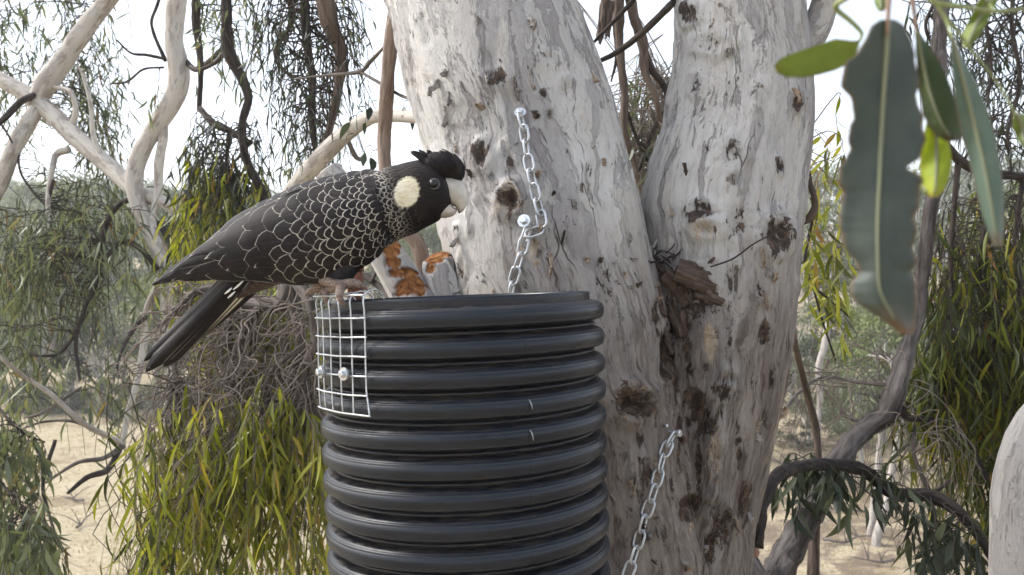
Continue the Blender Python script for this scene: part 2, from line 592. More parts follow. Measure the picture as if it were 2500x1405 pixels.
KN = [  # px, py, rx, ry, height(m), darkness, warmth
    (1210, 190, 34, 26, .004, .6, .2), (1180, 382, 24, 42, .006, 1., .3), (1240, 378, 22, 30, .004, .6, .2), (1246, 484, 30, 44, .012, .9, .8),
    (1205, 430, 16, 30, .003, .5, .3), (1530, 985, 52, 48, .016, 1., .6), (1262, 612, 16, 22, .001, .1, .55), (1304, 606, 12, 24, .001, .2, .8), (1308, 640, 10, 14, .001, .1, .7),
    (1566, 1140, 26, 38, .003, .85, .1), (1545, 1165, 16, 28, .002, .8, 0), (1590, 1150, 14, 60, .002, .0, .5),
    (1683, 36, 26, 30, .007, .9, .1), (1712, 515, 38, 34, .008, .8, .3), (1722, 560, 40, 24, .008, .45, .6), (1786, 372, 30, 42, .004, .5, .0), (1890, 575, 38, 52, .010, .95, .2),
    (1800, 540, 30, 60, .004, .5, .2), (1905, 405, 12, 24, .004, .8, 0), (1945, 250, 14, 30, .004, .9, 0), (1850, 232, 10, 34, .003, .7, 0), (1740, 110, 50, 30, .006, .35, 0), (1700, 210, 20, 30, .004, .6, 0),
    (1630, 860, 24, 62, -.012, 1., .1), (1622, 905, 22, 30, -.008, 1., .1), (1660, 790, 46, 60, -.010, .8, .3), (1690, 720, 60, 60, -.014, 1., .2), (1735, 835, 14, 50, .002, .0, .9),
    (1775, 925, 26, 24, .008, .4, .1), (1712, 1020, 36, 70, -.012, 1., .1), (1690, 975, 30, 40, -.004, .9, .4), (1760, 960, 40, 24, .004, .7, .2), (1690, 1225, 42, 22, -.008, 1., 0), (1672, 1250, 16, 34, -.008, 1., 0),
    (1765, 1280, 30, 46, -.008, 1., .2), (1815, 1225, 22, 62, -.006, .95, .1), (1862, 818, 14, 36, -.004, 1., .2), (1868, 1020, 10, 34, -.003, .9, .3), (1740, 1240, 40, 30, .006, .5, 0),
    (1705, 1130, 10, 110, -.006, .9, .1), (1745, 1100, 22, 80, .004, .1, .5), (1640, 1190, 10, 40, -.003, .9, 0), (1560, 1060, 10, 60, -.002, .6, .4), (1600, 770, 14, 60, -.004, .8, .1), (1790, 690, 26, 60, .005, .5, .3),
    (1850, 700, 18, 40, .004, .4, .2), (1880, 920, 12, 40, .003, .7, .1), (1795, 440, 20, 26, .004, .5, .0), (1760, 1000, 24, 40, .003, .4, 0), (1560, 300, 8, 60, .0, .0, .0), (1480, 690, 34, 50, .001, .45, .25),
    (1632, 790, 8, 70, -.006, 1., 0), (1648, 940, 8, 70, -.006, .95, .1), (1660, 1040, 9, 60, -.004, .9, .3), (1655, 1120, 8, 50, -.003, .8, .2), (1680, 870, 14, 60, -.003, .7, .4), (1780, 820, 10, 70, -.002, .6, .2), (1830, 900, 8, 60, -.002, .6, .1), (1800, 1100, 8, 90, -.003, .7, .2), (1730, 1340, 16, 50, -.004, .9, .2), (1620, 1330, 8, 60, -.002, .7, .3), (1540, 1250, 10, 40, .0, .5, .2), (1600, 1000, 8, 80, -.002, .5, .2),  # narrow dark strips, some painted along the crease between the stems
    (1120, 560, 10, 16, .002, .6, 0), (1128, 655, 12, 40, .003, .6, .4), (1435, 420, 10, 40, .002, .5, 0), (1385, 200, 18, 14, .002, .5, 0), (1340, 140, 40, 20, .002, .25, .1), (1325, 225, 10, 12, .003, .6, 0)]


def finish_stem(v, nrm, bk, q, seed):
    """relief, knots and masks of a stem"""
    bv = BVHTree.FromPolygons([tuple(x) for x in v], [tuple(x) for x in q])
    d = .010 * fbm(bk * np.array([6, 6, 2.2]) + seed, 3, seed)
    d += .0045 * fbm(bk * np.array([26, 26, 5]) + seed, 4, seed + 5)
    d += .0022 * fbm(bk * np.array([70, 70, 22]) + seed, 3, seed + 9)
    # flaked plates: steps in the surface
    pl = fbm(bk * np.array([14, 14, 4.5]) + 31 + seed, 4, seed + 20, .6)
    d += .0032 * np.clip((pl - .04) / .05, 0, 1) - .003 * np.clip((pl + .26) / -.05, 0, 1)
    kn = np.zeros(len(v)); wm = np.zeros(len(v))
    px = 1250 + v[:, 0] / v[:, 1] * F
    py = 702.5 - (v[:, 2] - ZC) / v[:, 1] * F
    # angular noise gives knots a ragged outline
    rag = 1 + .35 * fbm(bk * np.array([45, 45, 30]), 3, seed + 40)
    for (kx, ky, rx, ry, hgt, dk, wr) in KN:
        o = Vector((0, 0, ZC)); dr = (P(kx, ky, 1) - o).normalized()
        hit = bv.ray_cast(o, dr)[0]
        if hit is None: continue
        near = (np.linalg.norm(v - np.array(hit), axis=1) < .16) & (nrm[:, 1] < .35)
        e = np.sqrt(((px - kx) / rx) ** 2 + ((py - ky) / ry) ** 2) / rag
        w = np.where(near, np.exp(-e ** 2 * 1.1), 0)
        ring = np.where(near, np.exp(-((e - .95) / .38) ** 2), 0)
        if hgt > 0:
            d += hgt * (1.0 * ring + .6 * w) - hgt * 1.1 * np.where(near, np.exp(-(e / .45) ** 2), 0) + hgt * .5 * w * fbm(bk * 95, 3, seed + 50)
        else:
            d += hgt * w * 1.3 + abs(hgt) * .5 * ring
        kn = np.maximum(kn, dk * np.where(near, np.clip(1.45 - e, 0, 1), 0))
        wm = np.maximum(wm, wr * np.where(near, np.clip(1.5 - e, 0, 1), 0))
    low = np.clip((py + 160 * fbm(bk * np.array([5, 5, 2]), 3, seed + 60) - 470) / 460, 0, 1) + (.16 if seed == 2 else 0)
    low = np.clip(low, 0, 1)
    v2 = v + nrm * d[:, None]
    return v2, dict(bk=bk + seed * 3.7, knot_crease=kn, warm=wm, low=low, chew=np.zeros(len(v)))


tree = empty('gum_tree', (.30, 1.90, gz(.3, 1.9)), 'large forked gum tree with mottled pale grey bark behind the black tube', 'tree')
sa = stem_base(EA, 220, 420)
sb = stem_base(EB, 200, 420)
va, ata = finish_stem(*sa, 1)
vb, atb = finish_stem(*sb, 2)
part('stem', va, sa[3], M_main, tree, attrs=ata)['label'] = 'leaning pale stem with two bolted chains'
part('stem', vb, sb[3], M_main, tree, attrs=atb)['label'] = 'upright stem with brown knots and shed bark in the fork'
BV = BVHTree.FromPolygons([tuple(x) for x in np.concatenate([va, vb])],
                          [tuple(x) for x in np.concatenate([sa[3], sb[3] + len(va)])])


def on_tree(px, py, off=0.0):
    o = Vector((0, 0, ZC)); d = (P(px, py, 1) - o).normalized()
    h, n, i, dist = BV.ray_cast(o, d)
    if h is None: return P(px, py, 1.7), Vector((0, -1, 0))
    if n.y > 0: n = -n
    return h + n * off, n


# butt of the trunk below both stems, down to the ground
tz = gz(.3, 1.9)
vv, qq, tt, bk = tube([(.34, 2.0, 5.42), (.34, 2.0, 5.15), (.33, 2.0, 4.6), (.30, 1.97, 3.0), (.28, 1.95, 1.2), (.27, 1.93, .3), (.27, 1.93, tz - .2)],
                      [.20, .34, .37, .40, .43, .50, .62], 60, 48, .06, 3, 3)
z0 = np.zeros(len(vv))
part('trunk_base', vv, [qq, tt], M_main, tree, attrs=dict(bk=bk, knot_crease=z0, warm=z0, low=z0 + 1, chew=z0))
# stems carried on above the frame
for E, sd in ((EA, 4), (EB, 5)):
    y, l, r_, Y = E[0]
    p0 = P((l + r_) / 2, y + 30, Y)
    dx = -.32 if E is EA else .06
    r0 = (r_ - l) / 2 / F * Y * .97
    vv, qq, tt, bk = tube([p0, p0 + Vector((dx, .10, 1.0)), p0 + Vector((dx * 2.2, .3, 2.4)), p0 + Vector((dx * 3, .5, 4.2))], [r0, r0 * .85, r0 * .6, r0 * .25], 40, 32, .05, 4, sd)
    z0 = np.zeros(len(vv))
    part('upper_stem', vv, [qq, tt], M_main, tree, attrs=dict(bk=bk, knot_crease=z0, warm=z0, low=z0, chew=z0))


def limb(parent, name, ctrl, mat, n=60, sides=20, rough=.08, seed=1, nscale=9, chews=(), label=None, low=0., ridge=0.):
    """ctrl: (px, py, depth, half-width in photo pixels)"""
    pts = [P(a, b, c_) for a, b, c_, w in ctrl]
    rad = [w / F * c_ for a, b, c_, w in ctrl]
    vv, qq, tt, bk = tube(pts, rad, n, sides, rough, nscale, seed, ridge=ridge)
    z0 = np.zeros(len(vv))
    ch = z0.copy()
    if chews:
        px = 1250 + vv[:, 0] / vv[:, 1] * F
        py = 702.5 - (vv[:, 2] - ZC) / vv[:, 1] * F
        rag = 1 + .5 * fbm(vv * 70, 3, seed + 3)
        cen = np.array([list(p) for p in pts]).mean(0)
        for cx, cy, rx, ry in chews:
            e = np.sqrt(((px - cx) / rx) ** 2 + ((py - cy) / ry) ** 2) / rag
            m = np.clip((1.15 - e) / .15, 0, 1) * (vv[:, 1] < np.interp(py, [580, 740], [pts[0].y, pts[-1].y]) + .01)
            ch = np.maximum(ch, m)
        inner = np.array([0, 1, 0])
        vv = vv + inner * (ch * (.008 + .006 * fbm(vv * 120, 3, 9)))[:, None]
    o = part(name, vv, [qq, tt], mat, parent, attrs=dict(bk=bk + seed * 1.3, knot_crease=z0, warm=z0, low=z0 + low, chew=ch))
    if label: o['label'] = label
    return o


limb(tree, 'limb', [(800, 420, 1.72, 34), (880, 520, 1.71, 38), (930, 602, 1.70, 42), (985, 690, 1.70, 48), (1040, 780, 1.70, 54), (1130, 900, 1.74, 60)], M_main, 140, 64, .05, 6,
     chews=((955, 612, 22, 26), (962, 640, 18, 16), (990, 668, 36, 12), (1003, 700, 34, 26)), label='pale limb with orange chewed patches')
limb(tree, 'limb_stub', [(1066, 618, 1.72, 16), (1070, 632, 1.72, 38), (1083, 680, 1.715, 46), (1105, 740, 1.72, 52), (1150, 860, 1.75, 60)], M_main, 110, 64, .07, 8,
     chews=((1055, 630, 30, 12), (1072, 622, 26, 10), (1050, 652, 10, 14)), label='sawn stub with chewed orange end')
limb(tree, 'limb', [(1180, 300, 2.05, 18), (1085, 292, 2.25, 17), (1020, 287, 2.4, 16), (960, 283, 2.5, 16), (905, 288, 2.6, 17), (850, 322, 2.65, 20), (790, 378, 2.7, 22), (735, 440, 2.75, 22),
                    (690, 520, 2.85, 22), (690, 610, 2.9, 24), (712, 690, 2.9, 24), (690, 740, 2.9, 16), (640, 745, 2.95, 12)], M_pale, 120, 20, .10, 11, label='pale arching limb')
limb(tree, 'limb', [(1010, -120, 2.02, 16), (968, 10, 2.06, 15), (955, 95, 2.1, 15), (946, 210, 2.15, 17), (939, 320, 2.2, 14), (941, 420, 2.2, 15), (975, 540, 2.2, 17), (1022, 600, 2.2, 17), (1045, 720, 2.2, 17), (1090, 860, 2.05, 20)],
     M_vl, 160, 36, .16, 12, ridge=.16, label='thin brown hanging limb with peeling bark')
limb(tree, 'limb', [(1870, 200, 1.93, 40), (1950, 130, 1.93, 40), (2000, 50, 1.93, 34), (2030, -60, 1.9, 30), (2090, -230, 1.6, 24), (2130, -380, 1.15, 16), (2160, -520, .75, 13), (2175, -600, .50, 9), (2178, -470, .355, 6)],
     M_main, 90, 24, .10, 13, label='side limb from the upright stem reaching above the leaves')
# thin dead twigs
tw = [([(945, 108, 2.12, 4), (905, 150, 2.2, 5), (880, 175, 2.25, 5), (800, 184, 2.3, 3.5), (718, 194, 2.35, 2)], M_grey), ([(880, 176, 2.25, 4), (930, 205, 2.2, 4), (975, 232, 2.15, 4), (1005, 243, 2.05, 4)], M_grey),
      ([(845, 330, 2.65, 5), (870, 385, 2.7, 6), (895, 392, 2.7, 4)], M_grey), ([(1735, 652, 1.62, 2.2), (1790, 632, 1.63, 2.2), (1840, 596, 1.64, 2), (1900, 566, 1.68, 1.6), (1950, 545, 1.80, 1.4)], M_dark),
      ([(1650, 0, 1.9, 9), (1610, 40, 2.1, 9), (1560, 88, 2.2, 8), (1500, 132, 2.3, 7), (1445, 158, 2.3, 5)], M_dark),
      ([(1548, 0, 2.3, 6), (1490, 62, 2.3, 5), (1432, 122, 2.3, 3)], M_dark),
      ([(840, 690, 2.3, 10), (880, 672, 2.25, 8), (925, 700, 2.2, 8), (960, 735, 2.1, 10)], M_dark), ([(905, 690, 2.2, 5), (925, 655, 2.25, 4), (938, 648, 2.3, 3)], M_dark),
      ([(1010, 470, 1.75, 3), (1000, 430, 1.8, 3), (985, 405, 1.9, 2)], M_dark)]
for i, (ct, m) in enumerate(tw):
    limb(tree, 'twig', ct, m, 30, 8, .18, 20 + i, 30)


# ---- curled sheets of shed bark caught in the fork
def bark_sheet(parent, c, along, normal, L, W, curl, seed, mat=M_strip, name='bark_strip', rag=.25):
    nu, nv = 15, 25
    u = np.linspace(-1, 1, nu); w = np.linspace(0, 1, nv)
    U, V = np.meshgrid(u, w)
    U = U.ravel(); V = V.ravel()
    along = Vector(along).normalized(); normal = Vector(normal).normalized()
    side = along.cross(normal).normalized(); normal = side.cross(along)
    q = np.stack([U * 3, V * 5, 0 * U + seed], 1)
    wid = W * (1 + rag * fbm(np.stack([np.sign(U) * 2, V * 6, 0 * U + seed], 1), 3, seed)) * (1 - .35 * V ** 3)
    ang = U * curl
    rad = wid / max(curl, .2)
    X = np.sin(ang) * rad
    N = (np.cos(ang) - 1) * rad + .012 * fbm(q, 3, seed) + .02 * np.sin(V * 2.5 + seed) * curl * .5
    Lr = V * L * (1 + rag * .35 * fbm(np.stack([U * 4, V * 0, 0 * U + seed + 4], 1), 3, seed + 2))
    pts = np.array(c)[None] + X[:, None] * np.array(side) + N[:, None] * np.array(normal) + Lr[:, None] * np.array(along)
    bk = np.stack([U * W * 2, N, V * L], 1) + seed
    n = len(pts)
    f = grid_faces(nu, nv, False)
    pts2 = pts - np.array(normal) * .0022
    # rim closing the two skins
    edge = np.concatenate([np.arange(nu), np.arange(1, nv) * nu + nu - 1, (nv - 1) * nu + np.arange(nu - 2, -1, -1), np.arange(nv - 2, 0, -1) * nu])
    e2 = np.roll(edge, -1)
    rim = np.stack([edge, edge + n, e2 + n, e2], 1)
    return part(name, np.concatenate([pts, pts2]), [np.concatenate([f, f[:, ::-1] + n, rim])], mat, parent, attrs=dict(bk=np.concatenate([bk, bk])))


def rag_sheet(px, py, dpx, L, W, curl, seed, off=.01, tilt=(0, -1, .2), mat=M_strip):
    c, n = on_tree(px, py, off)
    al = Vector((dpx[0], dpx[1], -dpx[2])) if len(dpx) == 3 else Vector((dpx[0], -.1, -dpx[1]))
    return bark_sheet(tree, c, al, (n + Vector(tilt)).normalized(), L, W, curl, seed, mat)


rag_sheet(1672, 655, (.95, .35), .080, .030, 1.0, 1, .030, (0, -.8, .9))
rag_sheet(1640, 672, (.8, .75), .080, .024, 1.5, 2, .022, (.2, -.6, .8))
rag_sheet(1655, 700, (.35, .9), .085, .020, 1.4, 3, .016, (-.4, -.8, .2))
rag_sheet(1690, 700, (.3, .95), .070, .016, 1.2, 4, .012, (.4, -.8, .2))
rag_sheet(1640, 735, (.25, .95), .075, .014, .9, 5, .008, (-.2, -.8, .1))
rag_sheet(1712, 690, (.7, .45), .055, .020, .9, 6, .020, (0, -.7, .8))
rag_sheet(1612, 640, (.55, .8), .060, .016, 1.2, 7, .012, (-.3, -.8, .3))
rag_sheet(1668, 760, (.2, .95), .070, .013, .8, 8, .006, (0, -1, 0))
rag_sheet(1700, 745, (-.1, .95), .055, .010, .7, 9, .005, (.2, -1, 0))
rag_sheet(1600, 700, (.25, .95), .060, .009, .9, 10, .006, (-.2, -1, 0))
rag_sheet(1625, 790, (.1, 1), .060, .009, .9, 11, .004, (0, -1, 0))
for i in range(26):      # litter of broken twigs and bark bits in the fork
    a = rnd.uniform(1588, 1660); b = rnd.uniform(612, 672)
    c_, n_ = on_tree(a, b, .008)
    dr = Vector((rnd.uniform(-1, 1), rnd.uniform(-1, .2), rnd.uniform(-.3, 1))).normalized()
    vv, qq, tt, bk = tube([c_ - dr * .006, c_ + dr * .014, c_ + dr * .026 + Vector((0, 0, rnd.uniform(-.008, .008)))], [.0016, .0014, .0008], 8, 6, .2, 200, i)
    part('bark_crumb', vv, [qq, tt], M_dark, tree, attrs=dict(bk=bk))
# small flakes lifting off the bark all over both stems
M_flake = [bark_rough('grey_flake', (.20, .18, .165), (.42, .39, .36), 1.2, .002), bark_rough('tan_flake', (.24, .17, .12), (.44, .36, .28), 1.2, .002), M_strip]
for i in range(110):
    if i % 2: px_, py_ = rnd.uniform(1010, 1590), rnd.uniform(10, 700)
    else: px_, py_ = rnd.uniform(1500, 1940), rnd.uniform(10, 1390)
    h_, n_ = on_tree(px_, py_, .0015)
    if abs(n_.y + 1) < 1e-6 or n_.y > -.35: continue
    al = Vector((rnd.uniform(-.25, .35), 0, -1))
    L_ = rnd.uniform(.012, .042); W_ = rnd.uniform(.0018, .0055)
    if rnd.random() < .3: W_ *= 1.6
    bark_sheet(tree, h_, al, (n_ + Vector((rnd.uniform(-.4, .4), 0, rnd.uniform(-.2, .3)))), L_, W_, rnd.uniform(.5, 1.4), 100 + i, M_flake[int(rnd.random() * 2.4)], 'bark_flake', .4)
# strip hanging off the right flank
c_ = P(1972, 430, 1.86)
vv, qq, tt, bk = tube([P(1968, 425, 1.86), P(1982, 462, 1.84), P(1990, 500, 1.83), P(1978, 532, 1.82), P(1962, 545, 1.82)], [.004, .006, .007, .009, .004], 30, 10, .25, 60, 3)
part('bark_strip', vv, [qq, tt], M_strip, tree, attrs=dict(bk=bk))
for i, (a, b) in enumerate(((1938, 20), (1958, 235), (1950, 350), (1926, 690), (1920, 740), (1950, 330))):
    bark_sheet(tree, P(a - 3, b, 1.83), (.05, 0, -1), (.8, -.5, .1), .04 + .02 * (i % 3), .008, 1.0, 300 + i, M_strip)

# ================================================================== nest tube
def lathe(prof, cx, cy, sides=144, tilt=None):
    """prof: list of (r, z) -> ring surface about a vertical axis, then tilted"""
    pr = np.array(prof, float)
    th = np.arange(sides) / sides * 2 * math.pi
    v = np.stack([np.outer(pr[:, 0], np.cos(th)), np.outer(pr[:, 0], np.sin(th)), np.repeat(pr[:, 1:2], sides, 1)], 2).reshape(-1, 3)
    return v


TX, TY, TZ = (1124 - 1250) / F * 1.31, 1.31, ZC - .0125     # middle of the rim
LEAN = R(2.1)
TR = Matrix.Translation((TX, TY, TZ)) @ Matrix.Rotation(-LEAN, 4, 'Y')
TRn = np.array(TR)


def tw_(v):
    v = np.asarray(v, float)
    v = v.copy()
    v[:, :2] *= (1 + .035 * np.clip(v[:, 2], -1.3, .1) / .4 * .55)[:, None]
    return v @ TRn[:3, :3].T + TRn[:3, 3]


def tpt(r, th, z):
    """point on the tube: angle from the left side towards the camera"""
    return Vector(tw_(np.array([[-r * math.cos(th), -r * math.sin(th), z]]))[0])


k = NT('black_pipe')
co = k.attr('bk', True)
sp = k.n('ShaderNodeSeparateXYZ'); k.l(co, sp.inputs[0])
n1 = k.noise(k.mapping(co, (1, 1, 6)), 9, 6, .65)
n2 = k.noise(co, 130, 5, .7)
n3 = k.noise(k.mapping(co, (1, 1, 14)), 40, 5, .7)
dust = k.attr('dust')
col = k.mix(k.ramp(n1, .35, .7), (.0075, .0100, .0155), (.0135, .0172, .025))
dm = k.math('MULTIPLY', dust, k.ramp(n3, .40, .68))
col = k.mix(k.math('MULTIPLY', dm, .75), col, (.10, .078, .058))
col = k.mix(k.ramp(n2, .70, .76, 0, .5), col, (.12, .115, .11))
rg = k.math('ADD', k.ramp(n1, .3, .7, .26, .40), k.math('MULTIPLY', dm, .4))
k.bump(k.math('ADD', n2, k.math('MULTIPLY', n1, 2.0)), .12, .002)
M_pipe = k.done(col, rg, .38)

RV, RO = .1915, .0205
PITCH = .0385
NR = 30
tube_o = empty('nest_tube', tpt(0, 0, -1.22), 'black corrugated plastic pipe nest tube hung upright against the gum trunk', 'nest tube')
SEG = 144
qs = lambda n: grid_faces(SEG, n)


def pipe_part(name, prof, dust):
    v = lathe(prof, 0, 0, SEG)
    bk = v.copy()
    v = tw_(v)
    n = len(prof)
    ob = part(name, v, qs(n), M_pipe, tube_o, attrs=dict(bk=bk, dust=np.repeat(np.array(dust, float), SEG)))
    return ob


# wall between the ribs, rim and inner lining
prof, du = [], []
def pp(r, z, d=0.):
    prof.append((r, z)); du.append(d)
zb = -1.22
pp(.001, zb + .012); pp(RV - .02, zb + .012); pp(RV - .012, zb + .02)
pp(RV - .011, -.004); pp(RV - .010, 0.0); pp(RV - .002, .0005); pp(RV, -.001); pp(RV, -.0045, .2)
for i in range(NR):
    zc = -.0265 - i * PITCH
    pp(RV, zc + .0135, 1); pp(RV, zc - .0135, .5)
    pp(RV + .0005, zc - .0150, .3); pp(RV + .0042, zc - .0175, .5); pp(RV + .0055, zc - PITCH / 2, .7); pp(RV + .0042, zc - PITCH / 2 - .002, .9); pp(RV + .0005, zc - PITCH / 2 - .0045, 1)
pp(RV, zb, .3); pp(.001, zb, 0)
prof = prof[:3] + prof[3:]
pipe_part('barrel', prof, du)
rib = [(-.0002, .0142, 1), (.0085, .0138, 1), (.0125, .0128, .8), (.0148, .0112, .3), (.0152, .0104, .6), (.0160, .0101, .2), (.0176, .0092, 0), (.0183, .0076, .0), (.0182, .0070, .7), (.0186, .0063, 0),
       (.0198, .0050, 0), (.0205, .0015, 0), (.0204, -.0025, 0), (.0197, -.0062, 0), (.0186, -.0088, .1), (.0189, -.0096, .6), (.0182, -.0102, .5), (.0160, -.0120, .2), (.0120, -.0134, .2), (.0070, -.0140, .3), (-.0002, -.0142, .4)]
rib_v = [(RV + a, b) for a, b, d in rib]
for i in range(NR):
    zc = -.0265 - i * PITCH
    pr = [(a, zc + b) for a, b in rib_v]
    pipe_part('rib', pr, [d for *_, d in rib])
# moulding seam: a low flash line standing on each rib
for i in range(NR):
    zc = -.0265 - i * PITCH
    th = R(116)
    j = rnd.uniform(.7, 1.5)
    pts = [tpt(RV + a + .0002, th + R(rnd.uniform(-.15, .15)), zc + b) for a, b, d in rib[3:17:2]]
    vv, qq, tt, bk = tube(pts, [.0005 * j] * len(pts), 10, 6, .2, 300, i)
    part('seam', vv, [qq, tt], M_pipe, tube_o, attrs=dict(bk=bk, dust=np.full(len(vv), .5)))
# a few shavings still clinging to the seam
M_shav = plain('pale_shaving', (.40, .41, .42), .5)
for zc, s in ((-.0265 - 3 * PITCH, 1.0), (-.0265 - 4 * PITCH, 1.4)):
    th = R(116.5)
    pts = [tpt(RV + .0192, th, zc + .008), tpt(RV + .0235, th + R(.3), zc + .003), tpt(RV + .0225, th + R(.8), zc - .004 * s)]
    vv, qq, tt, bk = tube(pts, [.0005, .0007, .0003], 10, 5)
    part('shaving', vv, [qq, tt], M_shav, tube_o)

# ---- chewing post inside the tube
M_post = NT('red_hardwood')
kk = M_post
cc = kk.coord('Object')
f = kk.noise(kk.mapping(cc, (30, 30, 2.5)), 5, 7, .65, .3)
colw = kk.mix(kk.ramp(f, .3, .7), (.105, .036, .020), (.235, .085, .045))
kk.bump(f, .5, .002)
M_post = kk.done(colw, .6, .3)


def bevel_box(cx, cy, z0, z1, hx, hy, bev=.003, rough=.0, seed=0, n=24):
    """upright square post with rounded arrises and slightly uneven faces"""
    ring = []
    for sx, sy in ((1, 1), (-1, 1), (-1, -1), (1, -1)):
        for a in range(4):
            th = math.atan2(sy, sx) - math.pi / 4 + a / 3 * math.pi / 2
            ring.append((sx * (hx - bev) + bev * math.cos(th), sy * (hy - bev) + bev * math.sin(th)))
    ring = np.array(ring)
    m = len(ring)
    zs = np.linspace(z0, z1, n)
    v = np.zeros((n, m, 3))
    v[:, :, 0] = cx + ring[None, :, 0]; v[:, :, 1] = cy + ring[None, :, 1]; v[:, :, 2] = zs[:, None]
    v = v.reshape(-1, 3)
    v[:, :2] += rough * np.stack([fbm(v * 40, 3, seed), fbm(v * 40, 3, seed + 7)], 1)
    top = [(n - 1) * m + i for i in range(m)]
    v = np.concatenate([v, [[cx, cy, z1 + .001]], [[cx, cy, z0]]])
    i = np.arange(m); i2 = (i + 1) % m
    tr = np.concatenate([np.stack([np.full(m, n * m), (n - 1) * m + i, (n - 1) * m + i2], 1), np.stack([np.full(m, n * m + 1), i2, i], 1)])
    return v, grid_faces(m, n), tr


pz = P(868, 690, 1.40)
post = empty('chewing_post', (pz.x, 1.40, TZ - 1.19), 'red-brown hardwood post standing inside the tube behind the bird', 'post')
v_, q_, t_ = bevel_box(pz.x, 1.40, TZ - 1.206, P(868, 666, 1.40).z, .0115, .0115, .002, .0012, 3, 60)
part('lower_post', v_, [q_, t_], M_post, post)
v_, q_, t_ = bevel_box(pz.x + .0004, 1.40, P(868, 664.2, 1.40).z, P(868, 560, 1.40).z, .0112, .0112, .002, .0012, 5, 24)
part('upper_post', v_, [q_, t_], M_post, post)
# the shadow gap of the split is bridged by a heartwood core
v_, q_, t_ = bevel_box(pz.x, 1.40, P(868, 672, 1.40).z, P(868, 658, 1.40).z, .009, .009, .002, .0005, 6, 6)
part('core', v_, [q_, t_], M_post, post)

# ---- galvanised wire mesh hooked over the rim
k = NT('galvanised_wire')
n1 = k.noise(k.coord('Object'), 160, 4, .6)
k.bsdf.inputs['Metallic'].default_value = .75
M_galv = k.done(k.mix(k.ramp(n1, .3, .7), (.50, .52, .54), (.72, .74, .76)), k.ramp(n1, .3, .7, .30, .48))
mesh_o = empty('wire_mesh', tpt(.222, R(42), -.27), 'square galvanised wire mesh panel bolted over the tube rim', 'wire mesh')
WA = [58.3, 51.9, 45.5, 39.1, 32.8, 26.5]
RM = RV + RO + .0042
WRAD = .00112
rowz = [.0008 - .0247 * i + .0015 for i in range(7)]
rowz[0] += .0015


def bulge(th, z):
    """the sheet bows off the pipe a little at its lower corner and between rows"""
    f_ = max(0, (-z - .10) / .055)
    g_ = max(0, (math.degrees(th) - 45) / 13)
    return .0012 * math.sin(z * 40) + .0045 * f_ * f_ * g_ 


for a in WA:
    th = R(a)
    pts = []
    lift = .004 + .0045 * max(0, (a - 40) / 18)
    pts.append(tpt(RV - .022, th, -.052)); pts.append(tpt(RV - .0185, th, -.03)); pts.append(tpt(RV - .016, th, -.006))
    for i in range(7):
        ph = math.pi * i / 6
        rc = (RV - .016 + RM) / 2; rr_ = (RM - RV + .016) / 2
        pts.append(tpt(rc - rr_ * math.cos(ph), th, -.001 + (lift + .006) * math.sin(ph)))
    for z in np.linspace(-.010, rowz[-1] - .001, 14):
        e = R(.9) * max(0, (-z - .118) / .03) * (1 if a > 55 else 0)
        pts.append(tpt(RM + bulge(th, z), th + e * 1.6 + R(.12) * math.sin(z * 50 + a), z))
    vv, qq, tt, bk = tube(pts, [WRAD] * len(pts), 72, 8)
    part('upright_wire', vv, [qq, tt], M_galv, mesh_o)
for i, z in enumerate(rowz):
    pts = []
    for a in np.linspace(59.2, 25.3, 14):
        th = R(a)
        zz = z + .0002 * math.sin(a * .4 + i * 2) + (0 if i < 3 else -.0003 * (i - 2) * (a - 42) / 16)
        e = R(1.45) * max(0, (-z - .118) / .03) * max(0, (a - 52) / 7)
        pts.append(tpt(RM + bulge(th, z) + WRAD * 1.7, th + e, zz if i else zz + .0035))
    vv, qq, tt, bk = tube(pts, [WRAD * 1.05] * len(pts), 40, 8)
    part('cross_wire', vv, [qq, tt], M_galv, mesh_o)
# cross wires on the inner leg of the fold
for z in (-.010, -.034):
    pts = [tpt(RV - .0175 - .0035 * (z < -.02), R(a), z) for a in np.linspace(59, 25.5, 10)]
    vv, qq, tt, bk = tube(pts, [WRAD] * len(pts), 30, 8)
    part('cross_wire', vv, [qq, tt], M_galv, mesh_o)

M_zinc = plain('zinc_plated_steel', (.66, .68, .70), .28, .85, nscale=120, amt=.12)
M_rust = plain('dull_zinc', (.42, .43, .44), .45, .7, nscale=90, amt=.25)


def disc_stack(c, axis, prof, sides, rot=0.0):
    """surface of revolution about an axis through c; prof (r, h)"""
    ax = Vector(axis).normalized()
    u = ax.orthogonal().normalized(); w = ax.cross(u)
    th = np.arange(sides) / sides * 2 * math.pi + rot
    pr = np.array(prof, float)
    v = (np.array(c)[None, None] + pr[:, 1][:, None, None] * np.array(ax) +
         pr[:, 0][:, None, None] * (np.cos(th)[None, :, None] * np.array(u) + np.sin(th)[None, :, None] * np.array(w)))
    return v.reshape(-1, 3), grid_faces(sides, len(pr))


